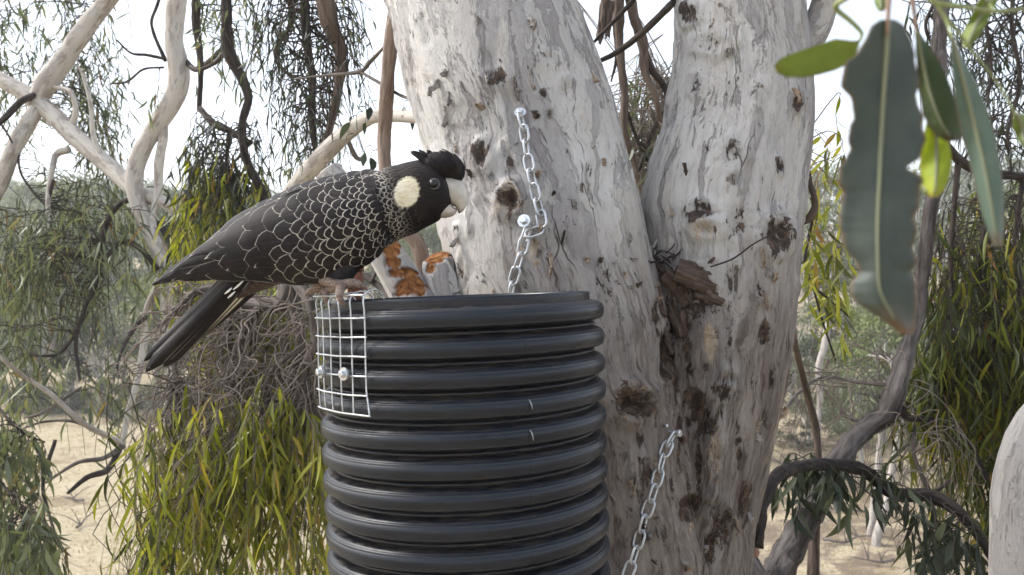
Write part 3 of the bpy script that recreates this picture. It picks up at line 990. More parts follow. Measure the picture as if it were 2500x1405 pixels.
def bolt(parent, c, axis, s=1.0, washers=1, shank=.004, mat=M_zinc, rot=.3, bury=.012):
    """hex bolt with washers; c = surface point"""
    h = 0.0
    root = None
    hd = shank * s
    top = hd + .0052 * s
    base = hd
    v, q = disc_stack(c, axis, [(.0001, top), (.0040 * s, top), (.0052 * s, top - .0006 * s), (.0056 * s, top - .0014 * s), (.0056 * s, base), (.0030 * s, base), (.0030 * s, -bury)], 6, rot)
    b = part('bolt', v, q, mat, parent, smooth=False)
    for i in range(washers):
        z = base - (.0003 + i * .0022) * s
        r_ = (.0092 - .0012 * i * 0) * s
        v, q = disc_stack(c, axis, [(.0030 * s, z), (r_ * .96, z), (r_, z - .0004 * s), (r_, z - .0015 * s), (r_ * .96, z - .0019 * s), (.0030 * s, z - .0019 * s)], 32)
        w = part('washer', v, q, M_rust if i else mat, b, smooth=False)
    return b


for px_, th in ((783, R(34.6)), (840, R(49.6))):
    z = rowz[4] + .0022
    c_ = tpt(RV + RO, th, z)
    ax = (tpt(RM + .1, th, z) - tpt(RM, th, z)).normalized()
    bolt(mesh_o, c_, ax, .92, 2, .0150, M_zinc, .4)

# ---- chains bolted to the stem
def chain_link_mesh(L, W, r):
    pts = []
    hs = (L - W) / 2
    for i in range(8):
        a = math.pi * i / 7
        pts.append((W / 2 * math.cos(a), 0, hs + W / 2 * math.sin(a)))
    for i in range(8):
        a = math.pi + math.pi * i / 7
        pts.append((W / 2 * math.cos(a), 0, -hs + W / 2 * math.sin(a)))
    c = np.array(pts)
    m = len(c)
    nx = np.roll(c, -1, 0) - np.roll(c, 1, 0)
    nx /= np.linalg.norm(nx, axis=1, keepdims=True)
    y = np.array([0., 1, 0])
    side = np.cross(nx, y)
    th = np.arange(10) / 10 * 2 * math.pi
    v = c[:, None] + r * (np.cos(th)[None, :, None] * y + np.sin(th)[None, :, None] * side[:, None])
    v = v.reshape(-1, 3)
    I, J = np.meshgrid(np.arange(10), np.arange(m))
    I = I.ravel(); J = J.ravel()
    f = np.stack([J * 10 + I, J * 10 + (I + 1) % 10, ((J + 1) % m) * 10 + (I + 1) % 10, ((J + 1) % m) * 10 + I], 1)
    return np_mesh('chain_link', v, f, M_galv2)


k = NT('galvanised_chain')
n1 = k.noise(k.coord('Object'), 300, 4, .6)
k.bsdf.inputs['Metallic'].default_value = .7
M_galv2 = k.done(k.mix(k.ramp(n1, .3, .7), (.44, .46, .48), (.64, .66, .68)), k.ramp(n1, .3, .7, .36, .55))
LINK = chain_link_mesh(.0335, .0185, .0023)
STEP = .0335 - 2 * .0023 - .0009


def chain(parent, path, first=0, hang=.006):
    """path: world points; links laid along it"""
    c, _, t = catmull(path, [0] * len(path), 400)
    L = t[-1]
    n = int(L / STEP)
    for i in range(n + 1):
        s0 = (i) * STEP
        if s0 > L: break
        a = np.array([np.interp(s0 - STEP * .5, t, c[:, j]) for j in range(3)])
        b = np.array([np.interp(s0 + STEP * .5, t, c[:, j]) for j in range(3)])
        m_ = Vector((a + b) / 2)
        z = Vector(b - a)
        if z.length < 1e-6: continue
        z.normalize()
        y = Vector((.1, -1, .05)); y = (y - z * y.dot(z)).normalized()
        x = y.cross(z)
        ang = R(38 if (i + first) % 2 else -50) + R(rnd.uniform(-9, 9))
        M = Matrix((x, y, z)).transposed().to_4x4()
        M = Matrix.Translation(m_) @ M @ Matrix.Rotation(ang, 4, 'Z')
        o = bpy.data.objects.new('chain_link', LINK)
        COL.objects.link(o)
        o.parent = parent
        o.matrix_local = Matrix.Translation(-parent.location) @ M


p1, n1_ = on_tree(1271, 287)
chain_a = empty('chain', p1, 'galvanised chain bolted to the leaning stem, running down behind the tube rim', 'chain')
def onp(px, py, off=.0105):
    return on_tree(px, py, off)[0]
chain(chain_a, [onp(1272, 296), onp(1277, 325), onp(1286, 375), onp(1298, 430), onp(1308, 480), onp(1318, 520), onp(1326, 548)])
chain(chain_a, [onp(1318, 566), onp(1300, 572, .012), onp(1292, 560, .014)], 1)
chain(chain_a, [onp(1291, 566, .013), onp(1284, 590, .013), onp(1272, 632), onp(1262, 672), onp(1256, 705), onp(1250, 750)], 0)
bolt(chain_a, p1, (n1_ + Vector((-.05, -.1, .45))), 1.15, 1, .014, M_zinc, .2, .03)
p2, n2_ = on_tree(1289, 549)
bolt(chain_a, p2, (n2_ + Vector((-.1, -.3, .25))), 1.30, 1, .021, M_zinc, .7, .03)
# the chain's lower end goes round the tube: hidden half inside the valley behind the rim
pA = tpt(RV + .010, R(-86), -.05)
chain(chain_a, [onp(1250, 750, .010), onp(1248, 790, .008), pA + Vector((.02, -.004, -.03))], 1)

p3, n3_ = on_tree(1634, 1056)
chain_b = empty('chain', p3, 'galvanised chain slanting down from a bolt low on the trunk beside the tube', 'chain')
chain(chain_b, [onp(1628, 1062, .012), onp(1616, 1095), onp(1600, 1150), onp(1586, 1205), onp(1570, 1262), onp(1552, 1320), onp(1536, 1372), onp(1524, 1410), onp(1500, 1480), onp(1470, 1560)], 0)
bolt(chain_b, p3, (n3_ + Vector((.5, -.3, .05))), 1.30, 0, .013, M_zinc, .1, .03)
c_, n_ = on_tree(1622, 1042)
v, q = disc_stack(c_, n_ + Vector((-.2, -.4, .3)), [(.0001, .011), (.0028, .011), (.0032, .010), (.0032, -.01)], 14)
part('pin', v, q, M_rust, chain_b)
# bracket fungus near the foot of the stem
c_, n_ = P(1845, 1350, 1.78), Vector((.3, -1, 0))
bx = empty('bracket_fungus', c_, 'small rusty brown bracket fungus at the foot of the trunk', 'fungus')
nn_, th_ = 12, 22
vs_ = []
for i in range(nn_):
    t_ = i / (nn_ - 1)
    for j in range(th_):
        a = 2 * math.pi * j / th_
        rr_ = math.sin(math.pi * min(.999, t_ * .55 + .02)) if t_ < .9 else .85
        vs_.append((c_.x - .008 + .017 * t_ ** .5 * math.cos(a) * (1 + .12 * math.sin(3 * a)), c_.y + .002 + .015 * t_ ** .5 * math.sin(a), c_.z + .010 - .013 * t_ ** 2 + .0025 * math.sin(2 * a + 1) * t_))
vs_.append((c_.x - .008, c_.y, c_.z - .009))
ii = np.arange(th_); l0 = (nn_ - 1) * th_
part('cap', vs_, [grid_faces(th_, nn_), np.stack([np.full(th_, len(vs_) - 1), l0 + (ii + 1) % th_, l0 + ii], 1)], plain('rust_brown_fungus', (.20, .085, .045), .7, nscale=90, bumpd=.001), bx)

# ================================================================== cockatoo
YB = 1.215
k = NT('black_feather')
ed = k.attr('edge'); fd = k.attr('fade'); pt = k.attr('pale'); vv_ = k.attr('along'); uu_ = k.attr('across')
cn = k.noise(k.coord('Object'), 55, 5, .65)
cb = k.n('ShaderNodeCombineXYZ'); k.l(uu_, cb.inputs[0]); k.l(vv_, cb.inputs[1])
barb = k.noise(k.mapping(cb.outputs[0], (26, 2.2, 1)), 3, 3, .6, .5)
base = k.mix(k.ramp(cn, .35, .7), (.0090, .0082, .0095), (.0215, .0178, .0178))
base = k.mix(k.ramp(barb, .40, .75, 0, .5), base, (.044, .031, .026))
lg = k.noise(k.coord('Object'), 16, 3, .5)
base = k.mix(k.ramp(lg, .42, .66, 0, .35), base, (.033, .0235, .0205))
base = k.mix(k.ramp(k.math('ABSOLUTE', uu_), .07, .02, 0, .30), base, (.055, .045, .04))
en = k.math('ADD', ed, k.math('MULTIPLY', k.math('SUBTRACT', k.noise(k.coord('Object'), 420, 3, .6), .5), .0011))
line = k.math('MULTIPLY', k.ramp(en, 1.0, .35), fd)   # edge is measured in line widths
col = k.mix(line, base, (.46, .42, .365))
col = k.mix(pt, col, k.mix(k.ramp(cn, .3, .7), (.66, .58, .40), (.80, .74, .58)))
k.bump(barb, .25, .0006)
M_fea = k.done(col, .58, .13)

k = NT('dark_plumage')
cn = k.noise(k.coord('Object'), 240, 6, .7)
col = k.mix(k.ramp(cn, .35, .7), (.009, .008, .009), (.030, .024, .022))
k.bump(cn, .6, .003)
M_plum = k.done(col, .6, .25)
M_vent = plain('brown_vent_plumage', (.045, .024, .018), .7, nscale=220, amt=.5, bumpd=.002)
k = NT('bone_bill')
co = k.coord('Object')
n1 = k.noise(co, 60, 5, .6); n2 = k.noise(k.mapping(co, (1, 1, 1), (3, 3, 3)), 200, 5, .7)
col = k.mix(k.ramp(n1, .35, .7), (.47, .43, .37), (.62, .58, .52))
col = k.mix(k.math('MULTIPLY', k.attr('grime'), k.ramp(n2, .3, .6)), col, (.10, .065, .05))
k.bump(n2, .2, .001)
M_bill = k.done(col, .42, .4)
M_foot = plain('scaly_foot_skin', (.20, .145, .115), .65, nscale=420, amt=.55, bumpd=.0012)
M_claw = plain('claw_horn', (.16, .105, .08), .4, nscale=200, amt=.3)
k = NT('dark_eye'); M_eye = k.done((.006, .004, .004), .06, .6)
M_ring = plain('eye_ring_skin', (.075, .070, .075), .6, nscale=500, amt=.3)


def loft(st, n, sides, Y=None):
    """stations (px, py, half-height px, half-depth m[, depth]) -> ring surface"""
    pts = [P(s[0], s[1], s[4] if len(s) > 4 else YB) for s in st]
    c, hw, t = catmull(pts, [(s[2] / F * YB, s[3]) for s in st], n)
    hw = np.maximum(hw, 2e-4)
    tg = np.gradient(c, axis=0)
    tg /= np.linalg.norm(tg, axis=1, keepdims=True)
    yax = np.array([0., 1., 0.])
    nn = np.cross(yax, tg); nn /= np.linalg.norm(nn, axis=1, keepdims=True)
    nn[nn[:, 2] < 0] *= 1
    th = np.arange(sides) / sides * 2 * math.pi
    dep = np.cross(tg, nn); dep /= np.linalg.norm(dep, axis=1, keepdims=True)
    v = c[:, None] + hw[:, 0][:, None, None] * np.cos(th)[None, :, None] * nn[:, None] + hw[:, 1][:, None, None] * np.sin(th)[None, :, None] * dep[:, None]
    return v, c, hw, nn, dep


def loft_part(name, st, n, sides, mat, parent, rough=0, seed=0, attrs=None):
    v, c, hw, nn, dep = loft(st, n, sides)
    v = v.reshape(-1, 3)
    if rough:
        cen = np.repeat(c, sides, 0)
        v = v + (v - cen) * (rough * fbm(v * 60, 3, seed))[:, None]
    v = np.concatenate([v, c[:1], c[-1:]])
    i = np.arange(sides); i2 = (i + 1) % sides; kx = n * sides
    tr = np.concatenate([np.stack([np.full(sides, kx), i2, i], 1), np.stack([np.full(sides, kx + 1), (n - 1) * sides + i, (n - 1) * sides + i2], 1)])
    at = attrs(v) if attrs else None
    return part(name, v, [grid_faces(sides, n), tr], mat, parent, attrs=at)


BODY = [(585, 672, 6, .006), (620, 656, 28, .022), (670, 626, 58, .040), (730, 590, 84, .044), (790, 562, 100, .047), (845, 545, 100, .049), (895, 524, 90, .050), (940, 506, 82, .048), (985, 488, 82, .045),
        (1025, 473, 78, .043), (1056, 464, 72, .040), (1078, 460, 58, .034), (1092, 456, 38, .024), (1101, 452, 10, .008)]
foot_at = P(838, 706, 1.165)
bird = empty('cockatoo', foot_at, 'black cockatoo with cream cheek patch and bone coloured bill perched on the tube rim', 'bird')
loft_part('body', BODY, 90, 48, M_plum, bird, .02, 3)
loft_part('undertail', [(720, 640, 34, .034), (680, 662, 30, .030), (645, 684, 24, .024), (610, 706, 15, .016), (580, 728, 5, .006)], 30, 24, M_vent, bird, .10, 5)


def feather_mesh(fmap, a0, la, b0, wb, lift0, lift1, lw, nu=7, nv=10, base_w=.75, tip=.55, pale=0., fade0=.30, curl=0., point=False, fadeall=1.0):
    """a feather laid on a surface map (a along, b across)"""
    u = np.linspace(-1, 1, nu); v = np.linspace(0, 1, nv) ** .85
    U, V = np.meshgrid(u, v); U = U.ravel(); V = V.ravel()
    tt = np.clip((V - tip) / (1 - tip), 0, 1)
    prof = np.where(V < tip, base_w + (1 - base_w) * np.sin(np.clip(V / tip, 0, 1) * math.pi / 2), np.sqrt(np.maximum(1 - tt ** 2.2, .0)))
    if point: prof = np.where(V < tip, prof, (1 - tt) ** .75)
    prof = np.maximum(prof, .02)
    A = a0 + la * V + curl * U * V * la
    B = b0 + wb * U * prof
    pos, nrm = fmap(A, B)
    crown = (1 - U ** 2) * .0006
    pos = pos + nrm * ((lift0 + (lift1 - lift0) * V + crown)[:, None])
    # outline distance in metres
    pc = pos.reshape(nv, nu, 3)
    width = np.linalg.norm(pc[:, -1] - pc[:, 0], axis=1) / 2
    wmax = max(width.max(), 1e-5)
    length = np.linalg.norm(np.diff(pc[:, nu // 2], axis=0), axis=1).sum()
    x = np.abs(U) * prof
    r = np.where(V < tip, x, np.sqrt(x ** 2 + tt ** 2.2))
    d = np.minimum((1 - r) * wmax, (1 - V) * length * 1.2 + 0 * r) / lw
    fade = np.clip((V - fade0) / .25, 0, 1) * fadeall
    return pos, grid_faces(nu, nv, False), dict(edge=d, fade=fade, pale=np.full(len(pos), pale) if np.isscalar(pale) else pale(pos, V, U), along=V * length * 40, across=U)


def sheet_map(UP, LO, depth):
    """wing surface between an upper and a lower edge in the photograph"""
    aa = np.array([p[0] for p in UP]); ux = np.array([p[1:3] for p in UP], float); lx = np.array([p[1:3] for p in LO], float)
    # smooth the edges
    fine = np.linspace(0, 1, 200)
    def sm(arr):
        o = np.stack([np.interp(fine, aa, arr[:, j]) for j in (0, 1)], 1)
        kk_ = np.ones(13) / 13
        pad = np.concatenate([2 * o[:1] - o[6:0:-1], o, 2 * o[-1:] - o[-2:-8:-1]])
        return np.stack([np.convolve(pad[:, j], kk_, 'valid') for j in (0, 1)], 1)
    us, ls = sm(ux), sm(lx)
    def pos(A, B):
        A_ = np.clip(A, 0, 1)
        e = np.stack([np.interp(A_, fine, us[:, j]) for j in (0, 1)], 1)
        f_ = np.stack([np.interp(A_, fine, ls[:, j]) for j in (0, 1)], 1)
        w = (B[:, None] + 1) / 2
        q = e * (1 - w) + f_ * w
        ext = (A - A_)[:, None] * np.array([[-560, 190.]])
        q = q + ext
        Y = depth(A_, np.clip(B, -1.15, 1.15))
        return np.stack([(q[:, 0] - 1250) / F * Y, Y, ZC + (702.5 - q[:, 1]) / F * Y], 1)
    def fmap(A, B):
        p = pos(A, B)
        e = .004
        da = pos(A + e, B) - pos(A - e, B); db = pos(A, B + e * 4) - pos(A, B - e * 4)
        n = np.cross(da, db)
        n /= np.maximum(np.linalg.norm(n, axis=1, keepdims=True), 1e-9)
        n[n[:, 1] > 0] *= -1
        return p, n
    return fmap


AW = [0, .10, .20, .30, .42, .54, .66, .78, .90, 1.0]
UPW = [(908, 446), (850, 458), (800, 469), (746, 480), (694, 497), (640, 518), (580, 550), (520, 588), (450, 627), (370, 694)]
LOW = [(940, 575), (905, 618), (850, 652), (780, 673), (703, 675), (640, 668), (580, 675), (520, 677), (445, 684), (372, 697)]
UPn = [(a, *p) for a, p in zip(AW, UPW)]; LOn = [(a, *p) for a, p in zip(AW, LOW)]


def dep_near(A, B):
    c = np.interp(A, [0, .15, .35, .6, .8, 1], [1.1605, 1.1535, 1.1535, 1.165, 1.180, 1.200])
    up = np.interp(A, [0, .3, .6, .8, 1], [.026, .022, .016, .010, .002])
    lo = np.interp(A, [0, .3, .6, .8, 1], [.030, .022, .012, .006, .002])
    return c + np.where(B < 0, up * np.abs(B) ** 2.2, lo * np.abs(B) ** 2.2)


wmap = sheet_map(UPn, LOn, dep_near)
AF = [0, .2, .35, .5, .6, .72, .84, .92, 1.0]
UPF = [(930, 422), (852, 430), (793, 442), (724, 460), (690, 477), (635, 501), (579, 528), (536, 560), (494, 597)]
LOF = [(905, 478), (840, 484), (790, 494), (735, 506), (690, 522), (640, 542), (590, 566), (550, 584), (506, 606)]


def dep_far(A, B):
    return 1.203 + .018 * B ** 2 * (B > 0) * 0 + np.interp(B, [-1.2, -1, -.6, 0, 1], [.034, .024, .000, -.010, -.016]) + .006 * A


fmap_ = sheet_map([(a, *p) for a, p in zip(AF, UPF)], [(a, *p) for a, p in zip(AF, LOF)], dep_far)


def shell(name, m, mat):
    na, nb = 60, 24
    A, B = np.meshgrid(np.linspace(0, 1, na), np.linspace(-1, 1, nb), indexing='ij')
    p, n = m(A.ravel(), B.ravel())
    back = p + np.array([0, 1, 0]) * .006
    f = grid_faces(nb, na, False)
    N = len(p)
    edge = np.concatenate([np.arange(nb), np.arange(1, na) * nb + nb - 1, (na - 1) * nb + np.arange(nb - 2, -1, -1), np.arange(na - 2, 0, -1) * nb])
    e2 = np.roll(edge, -1)
    return part(name, np.concatenate([p, back]), [np.concatenate([f, f[:, ::-1] + N, np.stack([edge, edge + N, e2 + N, e2], 1)])], mat, bird)


wing = shell('wing', wmap, M_plum)
wing2 = shell('wing', fmap_, M_plum)


def add_feather(name, parent, fm, *a, **kw):
    v, q, at = feather_mesh(fm, *a, **kw)
    return part(name, v, q, M_fea, parent, attrs=at)


LW = .00135
# flight feathers, laid from the tip forwards so that each row covers the next
rows = [  # tip a, length, [b positions], half width in b, name
    (.995, .62, [.30], .62, 'primary_feather'), (.965, .58, [.55], .40, 'primary_feather'), (.93, .54, [-.25, .74], .42, 'primary_feather'), (.90, .5, [.88], .22, 'primary_feather'), (.86, .46, [-.62, .55], .44, 'primary_feather'),
    (.80, .42, [-.10, .80], .40, 'secondary_feather'), (.745, .38, [-.70, .35], .46, 'secondary_feather'), (.70, .34, [.72], .36, 'secondary_feather'), (.655, .34, [-.25], .46, 'secondary_feather'), (.62, .30, [-.80, .42, .92], .36, 'secondary_feather'),
    (.565, .27, [.02, .74], .36, 'secondary_feather'), (.53, .24, [-.60], .36, 'secondary_feather'), (.50, .22, [.36, .95], .30, 'secondary_feather'),
    (.47, .19, [-.92, -.22, .62], .30, 'covert_feather'), (.435, .17, [-.58, .12, .86], .27, 'covert_feather'), (.40, .15, [-.84, -.24, .40, .66, 1.0], .22, 'covert_feather'),
    (.37, .135, [-.62, -.08, .20, .84], .21, 'covert_feather'), (.335, .12, [-.90, -.42, .04, .46, .70], .19, 'covert_feather'), (.305, .11, [-.68, -.20, .24, .58, .92], .175, 'covert_feather')]
for i in range(9):
    a_ = .278 - i * .030
    nb_ = 6 + (i + 1) // 2
    off = .5 if i % 2 else 0
    bs = [-.96 + (j + off) * 1.98 / nb_ + rnd.uniform(-.04, .04) for j in range(nb_ + 1 - (i % 2))]
    rows.append((a_, .098 - i * .0052, bs, 1.18 / nb_, 'covert_feather'))
for ri, (at_, la, bs, wb, nm) in enumerate(rows):
    for bi, b_ in enumerate(bs):
        j = rnd.uniform(-.010, .010) * (1 if at_ < .5 else .5)
        l0 = .0006 + ri * .00022
        prim = nm == 'primary_feather'
        add_feather(nm, wing, wmap, at_ - la + j, la, b_ + rnd.uniform(-.025, .025), wb * rnd.uniform(.93, 1.07), l0, l0 + .0014 + .00016 * bi, LW * (.85 if at_ > .4 else 1.0), nu=9 if at_ > .5 else 7, nv=14 if at_ > .5 else 10,
                    tip=.80 if prim else (.72 if at_ > .5 else .5), base_w=.8, fade0=.15 if at_ > .5 else .32, curl=rnd.uniform(-.05, .05), fadeall=rnd.uniform(.40, .75) if at_ > .5 else (rnd.uniform(.5, .9) if at_ > .3 else rnd.uniform(.8, 1.)))
rows2 = [(.99, .6, [.1], .9), (.93, .5, [-.45, .6], .6), (.84, .42, [.05], .7), (.78, .30, [-.55, .55], .55)]
for i in range(16):
    rows2.append((.745 - i * .045, .17 - i * .0065, [(-.85 + (j + (.5 if i % 2 else 0)) * .62) for j in range(3 + (i % 2 == 0))], .40))
for ri, (at_, la, bs, wb) in enumerate(rows2):
    for bi, b_ in enumerate(bs):
        l0 = .0006 + ri * .0002
        add_feather('scapular_feather', wing2, fmap_, at_ - la + rnd.uniform(-.008, .008), la, b_, wb, l0, l0 + .0014 + .0002 * bi, LW * 1.1, tip=.75 if at_ > .6 else .55, nv=12, fade0=.35, fadeall=.7 if at_ > .76 else 1.0)

# ---- contour plumage over breast, neck and head
bst, bc, bhw, bnn, bdep = loft(BODY, 200, 8)
seg = np.concatenate([[0], np.cumsum(np.linalg.norm(np.diff(bc, axis=0), axis=1))])
BL = seg[-1]


def body_map(A, B):
    """A: distance from the bill end towards the tail (m), B: angle round the body"""
    s = np.clip(BL - A, 0, BL)
    g = lambda arr: np.stack([np.interp(s, seg, arr[:, j]) for j in range(arr.shape[1])], 1)
    c, hw, nn, dp = g(bc), g(bhw), g(bnn), g(bdep)
    co_, si_ = np.cos(B), np.sin(B)
    p = c + (hw[:, :1] * co_[:, None]) * nn + (hw[:, 1:] * si_[:, None]) * dp
    n = nn * (co_ / hw[:, 0])[:, None] + dp * (si_ / hw[:, 1])[:, None]
    n /= np.linalg.norm(n, axis=1, keepdims=True)
    return p, n


def cheek(pos, V, U):
    px = 1250 + pos[:, 0] / pos[:, 1] * F
    py = 702.5 - (pos[:, 2] - ZC) / pos[:, 1] * F
    e = np.sqrt(((px - 993 - .10 * (470 - py)) / 31) ** 2 + ((py - 470) / 38) ** 2)
    e = e * (1 + .16 * fbm(pos * 420, 3, 8))
    return np.clip((1.03 - e) / .10, 0, 1) * (pos[:, 1] < YB)


neck = Bag()
A_ = .20
ri = 0
while A_ > .012:
    # ring circumference decides how many feathers stand side by side
    s_ = BL - A_
    h_, w_ = [np.interp(s_, seg, bhw[:, j]) for j in (0, 1)]
    circ = math.pi * (3 * (h_ + w_) - math.sqrt((3 * h_ + w_) * (h_ + 3 * w_)))
    head = A_ < .062
    wid = np.interp(A_, [0, .05, .10, .17, .26], [.0060, .0062, .0084, .0115, .018])
    nf = int(circ / (wid * .86))
    for j in range(nf):
        th = (j + (.5 if ri % 2 else 0)) / nf * 2 * math.pi + rnd.uniform(-.05, .05)
        L_ = wid * rnd.uniform(1.75, 2.2)
        fa = np.interp(A_, [.030, .062, .08, .26], [0, .10, .85, .9]) * rnd.uniform(.75, 1.1)
        v, q, at = feather_mesh(body_map, A_ - L_ * .45 + rnd.uniform(-.0015, .0015), L_, th, wid / 2 / max(h_, w_) * 1.28, .0006, .0026 if not head else .0013, np.interp(A_, [.05, .12, .26], [.0017, .0018, .0016]),
                                nu=5, nv=6, tip=.45, pale=cheek, fade0=.25, fadeall=fa)
        at['fade'] = at['fade'] * (1 - at['pale'])
        neck.add(v, q, **at)
    A_ -= wid * .62
    ri += 1
tag(neck.build('neck_plumage', M_fea, bird), kind='stuff')

# ---- crest
cr = loft_part('crest', [(1022, 412, 8, .010), (1040, 408, 20, .020), (1062, 408, 28, .026), (1085, 410, 31, .027), (1104, 418, 27, .024), (1115, 434, 16, .016), (1117, 446, 6, .007)], 40, 32, M_plum, bird, .09, 4)
for i in range(46):
    t_ = rnd.random()
    bx_, by_ = 1034 + 80 * t_, 392 + 26 * t_ ** 2 + rnd.uniform(-6, 10)
    Y_ = YB + rnd.uniform(-.022, .018)
    lx, ly = -20 + 44 * t_ + rnd.uniform(-9, 9), -30 + 20 * t_ ** 2 + rnd.uniform(-8, 12)
    if t_ > .8: lx, ly = rnd.uniform(6, 12), rnd.uniform(5, 25)
    p0, p1, p2 = P(bx_ - lx * .3, by_ - ly * .3, Y_), P(bx_ + lx * .55, by_ + ly * .55, Y_ - .003), P(bx_ + lx * 1.05 - 4, by_ + ly * .92, Y_ - .002)
    c_, _, _ = catmull([p0, p1, p2], [0, 0, 0], 8)
    wv_ = np.array([.003, .0042, .005, .0052, .005, .0042, .003, .0005]) * rnd.uniform(.7, 1.0)
    sd = Vector((rnd.uniform(.5, 1), rnd.uniform(-.7, .7), .4)).normalized()
    v = np.concatenate([c_ - wv_[:, None] * np.array(sd), c_ + np.array([0, -.0012, 0]), c_ + wv_[:, None] * np.array(sd)])
    q = []
    for j in range(7):
        q += [(j, j + 1, 8 + j + 1, 8 + j), (8 + j, 8 + j + 1, 16 + j + 1, 16 + j)]
    part('crest_feather', v, np.array(q), M_plum, cr)
CRS = [(1022, 412, 8, .010), (1040, 408, 20, .020), (1062, 408, 28, .026), (1085, 410, 31, .027), (1104, 418, 27, .024), (1115, 434, 16, .016), (1117, 446, 6, .007)]
_, kc, khw, knn, kdp = loft(CRS, 100, 8)
kseg = np.concatenate([[0], np.cumsum(np.linalg.norm(np.diff(kc, axis=0), axis=1))])


def crest_map(A, B):
    s = np.clip(kseg[-1] - A, 0, kseg[-1])
    g = lambda arr: np.stack([np.interp(s, kseg, arr[:, j]) for j in range(arr.shape[1])], 1)
    c, hw, nn, dp = g(kc), g(khw), g(knn), g(kdp)
    p = c + (hw[:, :1] * np.cos(B)[:, None]) * nn + (hw[:, 1:] * np.sin(B)[:, None]) * dp
    n = nn * (np.cos(B) / hw[:, 0])[:, None] + dp * (np.sin(B) / hw[:, 1])[:, None]
    n /= np.linalg.norm(n, axis=1, keepdims=True)
    return p, n


for i in range(7):
    a_ = .002 + .0065 * i
    for j in range(13):
        th = (j + (.5 if i % 2 else 0)) / 13 * 2 * math.pi
        v, q, at = feather_mesh(crest_map, a_, .017 + rnd.uniform(-.002, .004), th + rnd.uniform(-.08, .08), .33, .0006, .0045 + rnd.uniform(0, .003), .001, nu=5, nv=7, tip=.5, fadeall=0., point=rnd.random() < .4)
        part('crest_feather', v, q, M_fea, cr, attrs=at)

# ---- bill
def g_up(v):
    px = 1250 + v[:, 0] / v[:, 1] * F; py = 702.5 - (v[:, 2] - ZC) / v[:, 1] * F
    e = np.abs((py - 478) - (px - 1086) * 1.05) / 7.
    return dict(grime=np.clip(1.2 - e, 0, .9) * (px < 1121) + .8 * np.clip((py - 512) / 7, 0, 1))
loft_part('upper_bill', [(1080, 452, 26, .0165), (1094, 458, 31, .0190), (1106, 468, 33, .0195), (1115, 480, 30, .0180), (1121, 492, 23, .0145), (1124, 503, 15, .0105), (1123, 513, 8, .0060), (1120, 521, 1.5, .002)], 40, 32, M_bill, bird, .01, 2, g_up)
def g_lo(v):
    px = 1250 + v[:, 0] / v[:, 1] * F; py = 702.5 - (v[:, 2] - ZC) / v[:, 1] * F
    e = np.abs((py - 482) - (px - 1084) * 1.05) / 6.
    return dict(grime=np.clip(1 - e, 0, .8) * .8)
loft_part('lower_bill', [(1060, 492, 22, .0155), (1072, 500, 28, .0172), (1084, 508, 27, .0170), (1096, 513, 20, .0150), (1107, 514, 12, .0105), (1116, 511, 2, .003)], 30, 28, M_bill, bird, .01, 3, g_lo)

# ---- eyes
def ball(c, r, n=20, m=14, sq=(1, 1, 1)):
    vs_ = [];
    for i in range(m + 1):
        ph = math.pi * i / m
        for j in range(n):
            a = 2 * math.pi * j / n
            vs_.append((c[0] + sq[0] * r * math.sin(ph) * math.cos(a), c[1] + sq[1] * r * math.sin(ph) * math.sin(a), c[2] + sq[2] * r * math.cos(ph)))
    return np.array(vs_), grid_faces(n, m + 1)
for sgn in (-1, 1):
    pe = P(1059, 450, YB)
    ey = Vector((pe.x * (1 if sgn > 0 else .972), YB + sgn * .0385, ZC + (pe.z - ZC) * (1 if sgn > 0 else .972)))
    v, q = ball(ey, .0062)
    e_ = part('eye', v, q, M_eye, bird)
    th = np.arange(28) / 28 * 2 * math.pi; ps = np.arange(8) / 8 * 2 * math.pi
    v = np.array([(ey.x + .0008 + (.0066 + .0014 * math.cos(b)) * math.cos(a), ey.y + sgn * (.0012 - .0022 * (a * 0)) + .0016 * math.sin(b), ey.z - .0006 + (.0064 + .0014 * math.cos(b)) * math.sin(a)) for a in th for b in ps])
    I, J = np.meshgrid(np.arange(8), np.arange(28)); I = I.ravel(); J = J.ravel()
    part('eye_ring', v, np.stack([J * 8 + I, J * 8 + (I + 1) % 8, ((J + 1) % 28) * 8 + (I + 1) % 8, ((J + 1) % 28) * 8 + I], 1), M_ring, e_)

# ---- tail
tail = empty('tail', P(600, 680, YB), None)
tail.parent = bird
tail.location = P(600, 680, YB) - foot_at


def tail_feather(b, t, w, Y0, Y1, panel=0, seed=0):
    b = np.array(b, float); t = np.array(t, float)
    d = t - b; L = np.linalg.norm(d); d /= L
    nrm = np.array([-d[1], d[0]])
    sag = 10
    def fm(A, B):
        q = b + d * (A * L)[:, None] + nrm * (B * w + sag * np.sin(A * math.pi) * -.4)[:, None]
        Y = Y0 + (Y1 - Y0) * A + .004 * B ** 2
        p = np.stack([(q[:, 0] - 1250) / F * Y, Y, ZC + (702.5 - q[:, 1]) / F * Y], 1)
        n = np.tile(np.array([[0, -1., 0]]), (len(A), 1))
        return p, n
    pl = 0.
    if panel:
        def pl(pos, V, U):
            return np.clip((V - .16) / .04, 0, 1) * np.clip((.70 - V + .05 * fbm(pos * 150, 2, seed)) / .06, 0, 1) * np.clip((.72 - np.abs(U)) / .12, 0, 1) * panel
    v, q, at = feather_mesh(fm, 0, 1.0, 0, 1.0, 0, .001, LW * .9, nu=13, nv=30, tip=.86, base_w=.62, fade0=.1, fadeall=.3, pale=pl, point=True)
    # ragged tip
    part('tail_feather', v, q, M_fea, tail, attrs=at)


